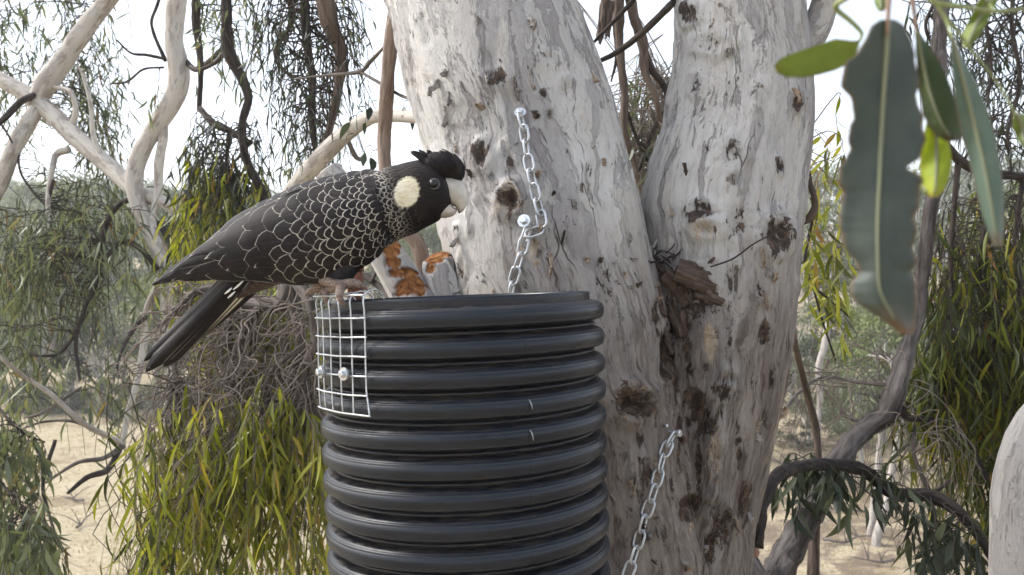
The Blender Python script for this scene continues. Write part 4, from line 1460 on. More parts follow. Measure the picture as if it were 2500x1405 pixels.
tail_feather((556, 668), (372, 862), 13, 1.212, 1.225)
tail_feather((566, 668), (350, 884), 13, 1.206, 1.215)
tail_feather((575, 668), (354, 910), 17, 1.190, 1.194)
tail_feather((584, 668), (363, 900), 15, 1.187, 1.190)
tail_feather((592, 670), (376, 898), 16, 1.192, 1.198)
tail_feather((603, 672), (398, 897), 17, 1.197, 1.203)
tail_feather((611, 676), (401, 894), 12, 1.205, 1.208, .9, 1)
tail_feather((622, 680), (404, 892), 11, 1.2085, 1.211, .8, 2)
tail_feather((634, 684), (410, 884), 10, 1.2115, 1.214, .75, 3)
tail_feather((648, 688), (425, 868), 9, 1.215, 1.218, 0, 4)
# white shafts showing between the bases
for a, b in (((594, 686), (569, 708)), ((566, 703), (549, 718)), ((574, 712), (556, 728))):
    pts = [P(*a, 1.182), P((a[0] + b[0]) / 2, (a[1] + b[1]) / 2 + 1, 1.181), P(*b, 1.183)]
    vv, qq, tt, bk = tube(pts, [.0007, .0014, .0006], 10, 8)
    part('shaft', vv, [qq, tt], plain('white_shaft', (.72, .70, .66), .5), tail)

# ---- legs and feet
for sgn, oy, ox in ((0, 0, 0), (1, .050, -34)):
    def Q(a, b, Y): return P(a + ox, b, Y + oy)
    lg = empty('leg', P(0, 0, 1))
    lg.parent = bird; lg.location = (0, 0, 0)
    def tub(name, pts, rad, mat, n=20, sides=14, rough=.1, seed=0, ns=120):
        vv, qq, tt, bk = tube(pts, rad, n, sides, rough, ns, seed)
        # 'leg' empty sits at the bird's origin
        o = link(name, np_mesh(name, vv, [qq, tt], mat, True, dict(bk=bk)), lg)
        return o
    tub('thigh', [Q(838, 615, 1.195), Q(838, 648, 1.186), Q(828, 672, 1.178), Q(812, 686, 1.172)], [.030, .023, .015, .0085], M_plum, 24, 20, .12, 3)
    tub('tarsus', [Q(782, 680, 1.182), Q(798, 687, 1.176), Q(818, 693, 1.170), Q(838, 698, 1.166)], [.0058, .0072, .0074, .0075], M_foot, 20, 14, .12, 4)
    tub('toe', [Q(834, 698, 1.166), Q(852, 692, 1.163), Q(870, 692, 1.161), Q(884, 699, 1.160)], [.0068, .0062, .0056, .0046], M_foot, 18, 12, .10, 5)
    tub('claw', [Q(882, 698, 1.160), Q(891, 702, 1.160), Q(897, 711, 1.163)], [.0040, .0028, .0006], M_claw, 12, 10, 0)
    tub('toe', [Q(836, 699, 1.166), Q(832, 704, 1.150), Q(829, 716, 1.1345), Q(830, 727, 1.132)], [.0070, .0062, .0056, .0046], M_foot, 18, 12, .10, 6)
    tub('claw', [Q(830, 725, 1.132), Q(833, 737, 1.1315), Q(843, 747, 1.134)], [.0042, .0032, .0006], M_claw, 12, 10, 0)
    tub('toe', [Q(826, 699, 1.170), Q(812, 705, 1.178), Q(798, 708, 1.188), Q(790, 712, 1.195)], [.0062, .0056, .0050, .0042], M_foot, 18, 12, .10, 7)
    tub('claw', [Q(791, 711, 1.194), Q(784, 716, 1.198), Q(780, 724, 1.199)], [.0036, .0026, .0006], M_claw, 12, 10, 0)

# ================================================================== foliage kit
PR_T = np.array([0, .12, .32, .58, .82, 1.0])
PR_W = np.array([.10, .62, 1.0, .86, .45, .03])


def leaf_block(pos, dr, L, W, rn, seed=0, sickle=.12, sag=.10, fold=False):
    """many lanceolate leaves at once"""
    r_ = np.random.RandomState(seed)
    pos = np.asarray(pos, float); dr = np.asarray(dr, float)
    N = len(pos)
    dr = dr / np.linalg.norm(dr, axis=1, keepdims=True)
    rv = r_.normal(size=(N, 3))
    sd = np.cross(dr, rv); sd /= np.maximum(np.linalg.norm(sd, axis=1, keepdims=True), 1e-6)
    nm = np.cross(sd, dr)
    m = len(PR_T)
    sk = r_.normal(size=N) * sickle
    bw = r_.normal(size=N) * .10
    t = PR_T[None, :, None]
    c = pos[:, None] + dr[:, None] * (L[:, None, None] * t) + sd[:, None] * ((sk * L)[:, None, None] * (t * (1 - t)) * 3) + nm[:, None] * ((bw * L)[:, None, None] * t * t * 2)
    c[..., 2] -= (sag * L)[:, None] * PR_T[None] ** 2
    w = (W[:, None] * PR_W[None] / 2)[..., None] * sd[:, None]
    k = 3 if fold else 2
    if fold:
        v = np.stack([c - w, c + nm[:, None] * (-.22) * (W[:, None] * PR_W[None] / 2)[..., None], c + w], 2)
    else:
        v = np.stack([c - w, c + w], 2)
    v = v.reshape(-1, 3)
    base = (np.arange(N) * m * k)[:, None, None]
    j = np.arange(m - 1)
    fs = []
    for s in range(k - 1):
        f = np.stack([j * k + s, j * k + s + 1, (j + 1) * k + s + 1, (j + 1) * k + s], 1)
        fs.append(f)
    f = np.concatenate(fs)[None] + base
    return v, f.reshape(-1, 4), np.repeat(rn, m * k)


class Plant:
    """gathers the twigs and leaves of one plant part"""
    def __init__(s, seed):
        s.r = random.Random(seed); s.seed = seed
        s.tw = Bag(); s.lp, s.ld, s.ll, s.lw, s.lr = [], [], [], [], []
        s.k = 0

    def twig(s, pts, r0, r1, n=8, sides=4, rough=.15):
        v, q, t, bk = tube(pts, list(np.linspace(r0, r1, len(pts))), n, sides, 0, 1, s.seed + s.k, cap=False)
        s.k += 1
        s.tw.add(v, q, bk=bk)

    def leaf(s, p, d, L, W):
        s.lp.append(tuple(p)); s.ld.append(tuple(d)); s.ll.append(L); s.lw.append(W); s.lr.append(s.r.random())

    def hang(s, host, target, droop, nleaf, Lr, Wr, r0=.003, wig=.06, leafy=.75, spread=.5, down=.9, r1=None):
        """a twig from the host point out to the target, then hanging, leaves on its end"""
        r = s.r
        host = Vector(host); target = Vector(target)
        d = target - host
        ln = max(d.length, .05)
        J = lambda k_: Vector((r.gauss(0, k_), r.gauss(0, k_), r.gauss(0, k_)))
        p = [host, host + d * .35 + J(wig * ln) + Vector((0, 0, .10 * ln)), host + d * .72 + J(wig * ln) + Vector((0, 0, .06 * ln)), target]
        e = target
        sdir = Vector((d.x, d.y, 0)); sdir = sdir.normalized() * .25 if sdir.length > 1e-4 else Vector((0, 0, 0))
        for i in range(2):
            e = e + (sdir * (.6 ** i) + Vector((0, 0, -1)) + J(.22)).normalized() * droop / 2
            p.append(e)
        s.twig(p, r0, r1 if r1 else r0 * .35, 12)
        c, _, t = catmull(p, [0] * len(p), 40)
        for i in range(nleaf):
            f = 1 - leafy * (i + r.random()) / max(nleaf, 1)
            q = c[min(39, max(0, int(f * 39.9)))]
            dd = Vector((r.gauss(0, spread), r.gauss(0, spread), -down + r.gauss(0, .25)))
            s.leaf(q, dd, r.uniform(*Lr), r.uniform(*Wr))

    def build(s, parent, tmat, lmat, tname='twigs', lname='leaves', fold=False, sag=.10, kind='stuff'):
        if s.tw.n:
            tag(s.tw.build(tname, tmat, parent), kind=kind)
        if s.lp:
            v, f, rn = leaf_block(np.array(s.lp), np.array(s.ld), np.array(s.ll), np.array(s.lw), np.array(s.lr), s.seed, fold=fold, sag=sag)
            tag(part(lname, v, f, lmat, parent, attrs=dict(rn=rn)), kind=kind)


def poly_sample(r, poly, n):
    xs = [p[0] for p in poly]; ys = [p[1] for p in poly]
    out = []
    while len(out) < n:
        x, y = r.uniform(min(xs), max(xs)), r.uniform(min(ys), max(ys))
        ins = False
        j = len(poly) - 1
        for i in range(len(poly)):
            if (poly[i][1] > y) != (poly[j][1] > y) and x < (poly[j][0] - poly[i][0]) * (y - poly[i][1]) / (poly[j][1] - poly[i][1]) + poly[i][0]:
                ins = not ins
            j = i
        if ins: out.append((x, y))
    return out


def host_pts(ctrls, n=60):
    o = []
    for ct in ctrls:
        c, _, _ = catmull([P(a, b, d) for a, b, d, *_ in ct], [0] * len(ct), n)
        o.append(c)
    return np.concatenate(o)


def mass(pl, hosts, poly, n, dep, droop, nleaf, Lr, Wr, reach=9, **kw):
    """hang n leafy twigs so that their elbows fall inside a photo polygon"""
    for x, y in poly_sample(pl.r, poly, n):
        Y = pl.r.uniform(*dep)
        tg = P(x, y, Y)
        # a host point above or near the elbow
        dd = hosts - np.array(tg)
        sc_ = np.linalg.norm(dd, axis=1) + np.where(dd[:, 2] < -.05, .5, 0) + np.array([pl.r.uniform(0, .25) for _ in range(len(hosts))])
        h = hosts[int(np.argmin(sc_))]
        if np.linalg.norm(h - np.array(tg)) > reach: continue
        nl = nleaf if isinstance(nleaf, int) else pl.r.randint(*nleaf)
        pl.hang(h, tg, pl.r.uniform(*droop), nl, Lr, Wr, **kw)


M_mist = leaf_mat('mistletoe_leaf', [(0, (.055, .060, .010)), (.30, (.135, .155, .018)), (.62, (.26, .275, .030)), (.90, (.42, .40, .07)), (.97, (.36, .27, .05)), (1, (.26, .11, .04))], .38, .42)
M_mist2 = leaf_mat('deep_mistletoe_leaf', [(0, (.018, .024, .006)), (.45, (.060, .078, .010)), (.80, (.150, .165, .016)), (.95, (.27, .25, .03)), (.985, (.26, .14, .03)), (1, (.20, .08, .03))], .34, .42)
M_gum = leaf_mat('grey_gum_leaf', [(0, (.065, .080, .056)), (.5, (.140, .162, .105)), (.85, (.215, .235, .14)), (.97, (.26, .25, .13)), (1, (.20, .11, .05))], .30, .42)
M_gumd = leaf_mat('dark_gum_leaf', [(0, (.020, .027, .020)), (.6, (.050, .064, .044)), (1, (.10, .115, .065))], .22, .45)
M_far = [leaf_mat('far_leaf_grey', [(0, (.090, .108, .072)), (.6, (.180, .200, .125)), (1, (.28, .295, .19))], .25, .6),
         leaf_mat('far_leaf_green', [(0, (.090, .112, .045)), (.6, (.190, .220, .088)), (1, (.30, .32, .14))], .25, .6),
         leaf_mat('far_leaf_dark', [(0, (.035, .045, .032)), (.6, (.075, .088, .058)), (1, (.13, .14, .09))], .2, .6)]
M_twig = bark_rough('grey_twig', (.11, .090, .077), (.29, .245, .21), 1.5)
M_twigd = bark_rough('dark_twig', (.030, .024, .022), (.085, .068, .058), 1.5)
M_rl = bark_rough('weathered_grey_bark', (.030, .025, .023), (.20, .175, .165), .6, .016)
M_dk2 = bark_rough('blackened_limb_bark', (.010, .008, .007), (.058, .047, .042), 1.0, .012)
M_slim = bark_pale('slim_trunk_bark', (.42, .39, .35), (.25, .22, .20), (.2, .14, .1), .6, .8, .01)
M_brown = bark_rough('brown_branch_bark', (.060, .043, .034), (.20, .155, .13), 1.0)

# ================================================================== main tree: limbs above the frame and what hangs from them
limb(tree, 'limb', [(960, -250, 1.98, 60), (860, -300, 2.3, 55), (700, -330, 2.9, 44), (540, -330, 3.6, 34), (380, -300, 4.2, 22)], M_main, 60, 20, .08, 31, label='long limb above the frame')
limb(tree, 'limb', [(1700, -330, 1.96, 50), (1620, -380, 2.3, 40), (1540, -340, 2.7, 34), (1480, -300, 3.2, 22)], M_main, 50, 18, .08, 32)
DH = [  # dark hanging branches left of the leaning stem
    [(560, -325, 3.55, 8), (552, -100, 3.6, 11), (553, 20, 3.6, 12), (560, 130, 3.6, 14), (590, 190, 3.6, 12), (606, 240, 3.6, 10), (592, 300, 3.6, 9), (598, 380, 3.6, 9), (625, 440, 3.6, 9), (655, 500, 3.6, 8)],
    [(500, -322, 3.8, 7), (478, -80, 3.85, 9), (480, 60, 3.9, 9), (490, 160, 3.9, 7), (486, 270, 3.9, 5)],
    [(740, -318, 2.75, 9), (745, -100, 2.9, 11), (744, 30, 2.9, 11), (750, 110, 2.9, 10), (762, 190, 2.9, 9), (762, 300, 2.9, 8), (775, 400, 2.9, 6), (780, 470, 2.9, 4)],
    [(830, -305, 2.45, 10), (790, -80, 2.7, 18), (800, 40, 2.75, 20), (830, 120, 2.8, 16), (828, 200, 2.8, 11), (810, 290, 2.8, 9), (790, 400, 2.8, 7), (795, 460, 2.8, 4)],
    [(620, -325, 3.3, 5), (690, -60, 3.2, 7), (712, 30, 3.2, 7), (705, 70, 3.2, 6), (672, 125, 3.2, 5), (690, 170, 3.2, 4), (720, 190, 3.2, 3)],
    [(553, 120, 3.6, 5), (530, 150, 3.7, 5), (490, 170, 3.8, 4), (465, 162, 4.0, 3)]]
for i, ct in enumerate(DH):
    limb(tree, 'hanging_branch', ct, M_dark if i not in (3,) else M_brown, 110, 14, .22, 40 + i, 22, ridge=.14)
hp = host_pts(DH)
pl = Plant(11)
mass(pl, hp, [(640, -40), (880, -40), (880, 60), (840, 180), (800, 330), (690, 330), (690, 160), (640, 80)], 95, (2.7, 3.3), (.12, .35), (4, 8), (.025, .055), (.004, .008), r0=.0028, wig=.12)
mass(pl, hp, [(640, -30), (880, -30), (860, 100), (780, 250), (700, 200)], 60, (2.7, 3.2), (.15, .4), (1, 3), (.03, .06), (.005, .009), r0=.0034, wig=.16)
pl.build(tree, M_twigd, M_gumd)
pl = Plant(12)
mass(pl, hp, [(470, -40), (660, -40), (650, 90), (560, 120), (500, 60)], 45, (3.5, 4.0), (.1, .35), (4, 8), (.04, .08), (.006, .010), r0=.0026)
mass(pl, hp, [(700, 230), (850, 230), (800, 420), (700, 420)], 26, (2.8, 3.3), (.1, .35), (3, 6), (.03, .07), (.005, .010), r0=.0022)
mass(pl, hp, [(860, 0), (900, 0), (890, 90), (850, 110)], 12, (2.7, 2.9), (.05, .15), (3, 6), (.02, .04), (.004, .008), r0=.0015)
pl.build(tree, M_twigd, M_gum)

# mistletoe clump in the upper left, dark core with yellow-green skirts
mist_b = empty('mistletoe', P(540, 300, 3.75), 'small yellow-green mistletoe clump with dark core hanging above the bird’s back'.replace('’', "'"), 'mistletoe', None)
hb = [[(487, 265, 3.9, 8), (520, 300, 3.8, 9), (560, 320, 3.75, 9), (610, 350, 3.65, 7)], [(560, 320, 3.75, 6), (555, 400, 3.75, 5), (580, 470, 3.75, 4)]]
for i, ct in enumerate(hb): limb(mist_b, 'stem', ct, M_twigd, 30, 8, .3, 60 + i, 30)
hbp = host_pts(hb)
pl = Plant(13)
mass(pl, hbp, [(470, 270), (640, 300), (650, 480), (560, 520), (470, 420)], 90, (3.55, 3.95), (.15, .4), (4, 7), (.04, .09), (.007, .013), r0=.0030, wig=.14)
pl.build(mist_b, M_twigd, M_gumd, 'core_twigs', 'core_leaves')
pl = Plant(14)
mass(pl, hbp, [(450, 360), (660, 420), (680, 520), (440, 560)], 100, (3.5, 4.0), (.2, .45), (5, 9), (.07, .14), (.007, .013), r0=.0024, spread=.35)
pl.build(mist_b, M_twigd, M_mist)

# ---- the great mistletoe under the bird
mist_a = empty('mistletoe', P(690, 720, 2.9), 'great yellow-green mistletoe with tangled bare grey twigs hanging beside the tube below the bird', 'mistletoe')
HM = [[(700, 640, 2.9, 26), (705, 700, 2.9, 28), (690, 740, 2.9, 22), (640, 745, 2.92, 16), (585, 745, 2.95, 13), (555, 790, 2.95, 10), (545, 850, 2.9, 8)],
      [(712, 700, 2.9, 20), (722, 760, 2.88, 18), (735, 830, 2.85, 14), (720, 900, 2.85, 10), (700, 980, 2.85, 7)],
      [(730, 690, 2.85, 18), (760, 750, 2.8, 14), (770, 830, 2.78, 12), (745, 900, 2.78, 10), (760, 980, 2.78, 7)],
      [(640, 745, 2.92, 11), (600, 800, 2.9, 9), (570, 880, 2.88, 7), (580, 960, 2.88, 5)],
      [(585, 745, 2.95, 10), (520, 705, 3.0, 10), (470, 720, 3.0, 9), (430, 760, 3.0, 8), (385, 800, 3.0, 6)],
      [(470, 720, 3.0, 7), (440, 790, 3.0, 6), (425, 870, 3.0, 5), (440, 960, 3.0, 4)],
      [(740, 850, 2.82, 7), (690, 880, 2.82, 6), (650, 940, 2.85, 5), (640, 1010, 2.85, 4)]]
for i, ct in enumerate(HM): limb(mist_a, 'stem', ct, M_grey, 50, 10, .30, 70 + i, 24)
hmp = host_pts(HM)
pl = Plant(15)
r = pl.r
for i in range(330):          # bare, crooked grey twigs
    h = Vector(hmp[r.randrange(len(hmp))])
    p = [h]
    d = Vector((r.gauss(0, .5), r.gauss(0, .35), r.uniform(-1, .5)))
    e = h.copy()
    st_ = r.uniform(.030, .065)
    for j in range(r.randint(4, 8)):
        d = (d + Vector((r.gauss(0, .75), r.gauss(0, .55), r.gauss(-.35, .6)))).normalized()
        e = e + d * st_
        p.append(e.copy())
    rr_ = r.uniform(.0013, .0040)
    pl.twig(p, rr_, rr_ * .5, 3 * len(p), 5)
for x, y in poly_sample(r, [(420, 760), (600, 760), (790, 780), (795, 1060), (600, 1060), (420, 980)], 170):
    p = []
    e = P(x, y, r.uniform(2.75, 3.05))
    d = Vector((r.gauss(0, .6), r.gauss(0, .3), r.gauss(-.5, .6)))
    for j in range(r.randint(3, 6)):
        p.append(e.copy())
        d = (d + Vector((r.gauss(0, .8), r.gauss(0, .5), r.gauss(-.25, .7)))).normalized()
        e = e + d * r.uniform(.025, .055)
    # root every twig on a stem
    h = hmp[int(np.argmin(np.linalg.norm(hmp - np.array(p[0]), axis=1)))]
    mid = (Vector(h) + p[0]) / 2 + Vector((r.gauss(0, .03), r.gauss(0, .03), .03))
    rr_ = r.uniform(.0010, .0022)
    pl.twig([Vector(h), mid] + p, rr_ * 1.4, rr_ * .5, 3 * len(p) + 4, 4)
mass(pl, hmp, [(480, 860), (790, 860), (790, 1120), (480, 1080)], 120, (2.75, 3.1), (.2, .5), 0, (.1, .1), (.01, .01), r0=.0018, wig=.14)
pl.build(mist_a, M_twig, M_mist, 'tangled_twigs')
pl = Plant(16)
mass(pl, hmp, [(330, 1080), (460, 1010), (800, 1000), (800, 1420), (330, 1420)], 330, (2.6, 3.2), (.15, .40), (6, 10), (.06, .13), (.006, .013), r0=.0016, wig=.10, spread=.30)
mass(pl, hmp, [(600, 930), (760, 930), (770, 1060), (620, 1060)], 45, (2.65, 2.9), (.15, .35), (6, 9), (.07, .13), (.007, .014), r0=.0016, spread=.3)
mass(pl, hmp, [(480, 640), (700, 700), (780, 760), (740, 880), (560, 900), (470, 760)], 130, (3.05, 3.4), (.2, .4), (6, 9), (.08, .15), (.009, .016), r0=.0016)
pl.build(mist_a, M_twig, M_mist, fold=True)
pl = Plant(17)
mass(pl, hmp, [(310, 1290), (420, 1240), (480, 1420), (300, 1420)], 30, (2.6, 3.0), (.1, .25), (3, 6), (.06, .12), (.008, .014), r0=.0022, wig=.16)
pl.build(mist_a, M_twigd, M_mist2, 'low_twigs', 'low_leaves')

# ================================================================== white-barked gum on the left
wt = empty('gum_tree', (-5.6, 6.2, gz(-5.6, 6.2)), 'white-limbed gum with crooked pale branches against the sky on the bird\'s tail side', 'tree')
tb = gz(-5.6, 6.2)
vv, qq, tt, bk = tube([(-5.6, 6.2, tb - .2), (-5.55, 6.2, 2.0), (-5.4, 6.15, 4.5), (-5.2, 6.05, 7.0), (-5.0, 6.0, 8.5), (-5.1, 6.0, 10.5)], [.36, .27, .22, .19, .13, .04], 50, 24, .08, 3, 5)
part('trunk', vv, [qq, tt], M_pale, wt, attrs=dict(bk=bk))
WL = [
    [(-640, 150, 6.05, 34), (-300, 120, 5.7, 30), (-60, 170, 5.5, 26), (10, 200, 5.45, 22), (95, 252, 5.4, 26), (190, 340, 5.3, 25), (270, 410, 5.2, 24), (335, 468, 5.1, 23), (400, 495, 5.0, 16), (440, 535, 5.0, 9)],
    [(85, 262, 5.4, 22), (110, 210, 5.4, 30), (160, 140, 5.4, 27), (215, 60, 5.4, 25), (265, 0, 5.4, 23), (340, -120, 5.3, 23), (420, -300, 5.1, 22), (470, -500, 5.0, 14)],
    [(100, 250, 5.4, 18), (70, 300, 5.35, 22), (30, 370, 5.3, 21), (5, 440, 5.3, 20), (-40, 540, 5.3, 16), (-90, 700, 5.3, 8)],
    [(420, -300, 5.1, 20), (440, -120, 5.0, 27), (432, 0, 5.0, 27), (425, 100, 5.0, 25), (436, 165, 5.0, 29), (432, 220, 5.0, 28), (395, 290, 5.0, 25), (350, 360, 5.0, 24), (328, 430, 5.0, 24), (338, 500, 5.0, 23), (365, 560, 4.98, 22), (395, 625, 4.95, 22), (408, 690, 4.95, 18),
     (405, 790, 4.95, 14), (420, 930, 4.95, 11), (425, 1060, 4.9, 8)],
    [(400, 290, 5.0, 12), (398, 340, 5.0, 13), (388, 400, 5.0, 13), (386, 470, 5.0, 12), (374, 530, 4.98, 10), (378, 600, 4.95, 8)],
    [(408, 640, 4.95, 12), (385, 700, 4.95, 13), (360, 760, 4.95, 11), (350, 850, 4.9, 10), (335, 930, 4.85, 9), (312, 1010, 4.8, 8), (300, 1085, 4.75, 8)],
    [(300, 1085, 4.75, 9), (255, 1062, 4.6, 8), (205, 1035, 4.5, 8), (120, 960, 4.4, 7), (60, 920, 4.3, 6), (0, 870, 4.2, 5), (-60, 800, 4.1, 3)],
    [(170, 365, 5.3, 9), (140, 375, 5.3, 9), (128, 410, 5.25, 8), (118, 480, 5.2, 7), (118, 560, 5.2, 5)],
    [(170, 318, 5.32, 8), (185, 270, 5.3, 8), (172, 225, 5.3, 7), (130, 212, 5.38, 5)],
    [(250, 390, 5.2, 7), (228, 330, 5.2, 7), (222, 260, 5.2, 6), (205, 190, 5.2, 5), (190, 160, 5.2, 3)]]
for i, ct in enumerate(WL): limb(wt, 'limb', [(a, b, c_, w * .88) for a, b, c_, w in ct], M_pale, 90 if i in (0, 1, 3) else 50, 18 if i < 4 else 12, .13, 90 + i, 14)
WD = [[(85, 232, 5.35, 7), (50, 250, 5.3, 9), (10, 290, 5.25, 8), (-40, 330, 5.2, 6)], [(404, 150, 5.0, 5), (370, 60, 5.0, 4), (385, 10, 5.0, 4), (400, -40, 5.0, 4)], [(405, 145, 5.0, 4), (360, 135, 5.0, 4), (320, 130, 5.0, 3), (285, 98, 5.0, 2)],
      [(400, 165, 5.0, 3), (350, 170, 5.0, 3), (310, 200, 5.0, 3), (270, 205, 5.0, 2)], [(455, 150, 5.0, 6), (475, 170, 4.9, 7), (510, 150, 4.6, 6), (540, 120, 4.2, 5)], [(330, 485, 5.05, 8), (290, 500, 5.0, 7), (258, 550, 4.95, 7), (245, 620, 4.9, 7), (235, 690, 4.85, 6), (205, 760, 4.8, 6), (185, 830, 4.75, 5), (195, 930, 4.7, 3)],
      [(300, 1090, 4.75, 7), (250, 1120, 4.5, 6), (190, 1130, 4.4, 5), (110, 1180, 4.3, 3)], [(290, 1100, 4.7, 8), (260, 1150, 4.5, 8), (215, 1165, 4.4, 7), (165, 1205, 4.3, 4)], [(130, 440, 5.2, 4), (118, 500, 5.2, 4), (125, 560, 5.2, 3), (150, 640, 5.1, 3)],
      [(215, 760, 4.8, 4), (150, 860, 4.7, 4), (95, 870, 4.6, 3), (70, 865, 4.6, 2)], [(200, 945, 4.5, 3), (100, 1010, 4.4, 4), (60, 1020, 4.4, 3)], [(255, 1060, 4.6, 5), (180, 1030, 4.5, 4), (110, 1030, 4.5, 3), (60, 1045, 4.4, 2)],
      [(45, 340, 5.3, 3), (50, 420, 5.3, 3), (90, 480, 5.3, 3), (115, 505, 5.3, 2)], [(0, 300, 5.25, 3), (20, 330, 5.2, 3), (30, 350, 5.2, 2)], [(135, 1075, 4.5, 5), (105, 1180, 4.4, 5), (118, 1250, 4.4, 4), (140, 1320, 4.3, 3)],
      [(362, 770, 4.95, 6), (330, 800, 4.8, 5), (300, 850, 4.7, 4), (285, 900, 4.6, 3)], [(385, 545, 5.0, 8), (430, 600, 4.95, 7), (470, 610, 4.9, 6)], [(250, 640, 4.9, 5), (300, 590, 4.95, 6), (345, 610, 4.9, 7), (385, 660, 4.9, 6)]]
for i, ct in enumerate(WD): limb(wt, 'branch', ct, M_dark if i not in (6, 10, 11) else M_grey, 40, 8, .2, 120 + i, 24)
whp = host_pts(WL + WD)
pl = Plant(18)
mass(pl, whp, [(-30, -30), (270, -30), (190, 120), (90, 220), (-30, 240)], 85, (5.6, 6.6), (.2, .6), (5, 9), (.08, .14), (.009, .016), r0=.003)
mass(pl, whp, [(190, 130), (310, 60), (320, 380), (260, 420), (170, 320), (190, 240)], 75, (5.5, 6.5), (.2, .6), (5, 9), (.08, .14), (.009, .016), r0=.003)
mass(pl, whp, [(130, 420), (290, 420), (330, 520), (120, 520)], 36, (5.2, 6.2), (.2, .5), (5, 9), (.08, .14), (.009, .016), r0=.003)
mass(pl, whp, [(370, 230), (400, 230), (395, 260), (370, 270)], 5, (4.9, 5.0), (.05, .15), (3, 5), (.08, .12), (.012, .018), r0=.002)
pl.build(wt, M_twigd, M_gum)
pl = Plant(19)
mass(pl, whp, [(-30, 520), (120, 500), (330, 480), (340, 660), (250, 740), (-30, 760)], 150, (4.6, 5.8), (.15, .5), (6, 10), (.08, .15), (.009, .017), r0=.003)
mass(pl, whp, [(-30, 780), (150, 780), (160, 980), (-30, 1040)], 30, (4.2, 5.0), (.2, .4), (5, 9), (.08, .15), (.010, .018), r0=.003)
mass(pl, whp, [(60, 560), (260, 560), (260, 740), (60, 740)], 70, (4.6, 5.4), (.15, .5), 0, (.1, .1), (.01, .01), r0=.0035, wig=.2)
mass(pl, whp, [(390, 540), (520, 560), (480, 660), (400, 680)], 30, (4.9, 5.6), (.2, .5), (6, 10), (.10, .18), (.013, .022), r0=.003)
mass(pl, whp, [(180, 880), (330, 870), (320, 1000), (200, 990)], 16, (4.6, 5.6), (.2, .4), (5, 8), (.08, .15), (.010, .018), r0=.003)
pl.build(wt, M_twigd, M_gum, 'low_twigs', 'low_leaves')
pl = Plant(20)
lo_host = host_pts([[(-60, 900, 4.1, 1), (0, 1000, 3.9, 1), (60, 1060, 3.8, 1), (110, 1080, 3.8, 1)], [(-40, 1100, 3.8, 1), (20, 1200, 3.6, 1), (80, 1260, 3.5, 1)], [(-40, 900, 4.1, 1), (-30, 1000, 3.9, 1), (-40, 1100, 3.8, 1)]])
for ct in ([(-60, 800, 4.1, 5), (-60, 900, 4.1, 5), (0, 1000, 3.9, 4), (60, 1060, 3.8, 3), (110, 1080, 3.8, 2)], [(-60, 900, 4.1, 5), (-40, 1100, 3.8, 4), (20, 1200, 3.6, 3), (80, 1260, 3.5, 2)]):
    limb(wt, 'branch', ct, M_dark, 30, 8, .2, 150, 24)
mass(pl, lo_host, [(-30, 1040), (90, 1040), (120, 1130), (60, 1180), (-30, 1150)], 42, (3.5, 4.1), (.1, .3), (6, 10), (.07, .13), (.012, .022), r0=.0025)
mass(pl, lo_host, [(-30, 1230), (110, 1220), (150, 1330), (120, 1420), (-30, 1420)], 60, (3.2, 3.8), (.1, .3), (6, 10), (.07, .13), (.012, .022), r0=.0025)
pl.build(wt, M_twigd, M_gum, 'dark_twigs', 'dark_leaves')

# ================================================================== right-hand side
RB = [[(1800, 1720, 1.95, 60), (1850, 1500, 2.2, 44), (1905, 1385, 2.4, 33), (1950, 1300, 2.5, 30), (2010, 1200, 2.6, 27), (2060, 1105, 2.65, 25), (2110, 1050, 2.7, 23), (2165, 1010, 2.7, 24), (2190, 940, 2.7, 22), (2215, 850, 2.75, 19), (2240, 770, 2.8, 15), (2255, 640, 2.8, 15),
       (2275, 500, 2.8, 16), (2300, 360, 2.85, 16), (2290, 200, 2.9, 16), (2300, 0, 2.95, 15), (2320, -250, 3.0, 12)],
      [(1835, 1330, 1.82, 26), (1858, 1240, 1.85, 17), (1895, 1165, 1.95, 15), (1950, 1140, 2.1, 13), (2020, 1135, 2.3, 13), (2100, 1145, 2.45, 14), (2150, 1180, 2.5, 15), (2190, 1208, 2.5, 15), (2275, 1212, 2.5, 15), (2340, 1250, 2.45, 13), (2390, 1310, 2.4, 11), (2440, 1390, 2.35, 10), (2500, 1500, 2.3, 6)],
      [(2175, 1010, 2.7, 16), (2200, 1000, 2.75, 12), (2215, 1020, 2.8, 8), (2290, 1030, 2.85, 7), (2370, 1090, 2.85, 6), (2410, 1170, 2.8, 5)],
      [(2195, 950, 2.7, 6), (2170, 880, 2.75, 5), (2120, 868, 2.8, 3)], [(2275, 1212, 2.5, 6), (2245, 1150, 2.55, 5), (2230, 1100, 2.6, 4), (2235, 1040, 2.7, 3)], [(2270, 1210, 2.5, 5), (2300, 1190, 2.5, 4), (2320, 1170, 2.5, 3)],
      [(2165, 1010, 2.7, 8), (2110, 1030, 2.75, 6), (2050, 1010, 2.8, 4)], [(2190, 940, 2.7, 6), (2100, 935, 2.75, 4), (2020, 920, 2.75, 3), (1960, 950, 2.6, 4), (1910, 1010, 2.2, 4), (1880, 1060, 1.9, 4)]]
for i, ct in enumerate(RB):
    limb(tree, 'limb' if i < 3 else 'branch', ct, [M_rl, M_dk2, M_dk2, M_pale, M_dark, M_dark, M_grey, M_grey][i], 300 if i < 2 else 40, 48 if i < 2 else 10, .30 if i < 2 else .2, 160 + i, 34, ridge=.15 if i < 2 else .1,
         label=['crooked grey-brown limb crossing the right side', 'dark limb curving right from the foot of the trunk'][i] if i < 2 else None)
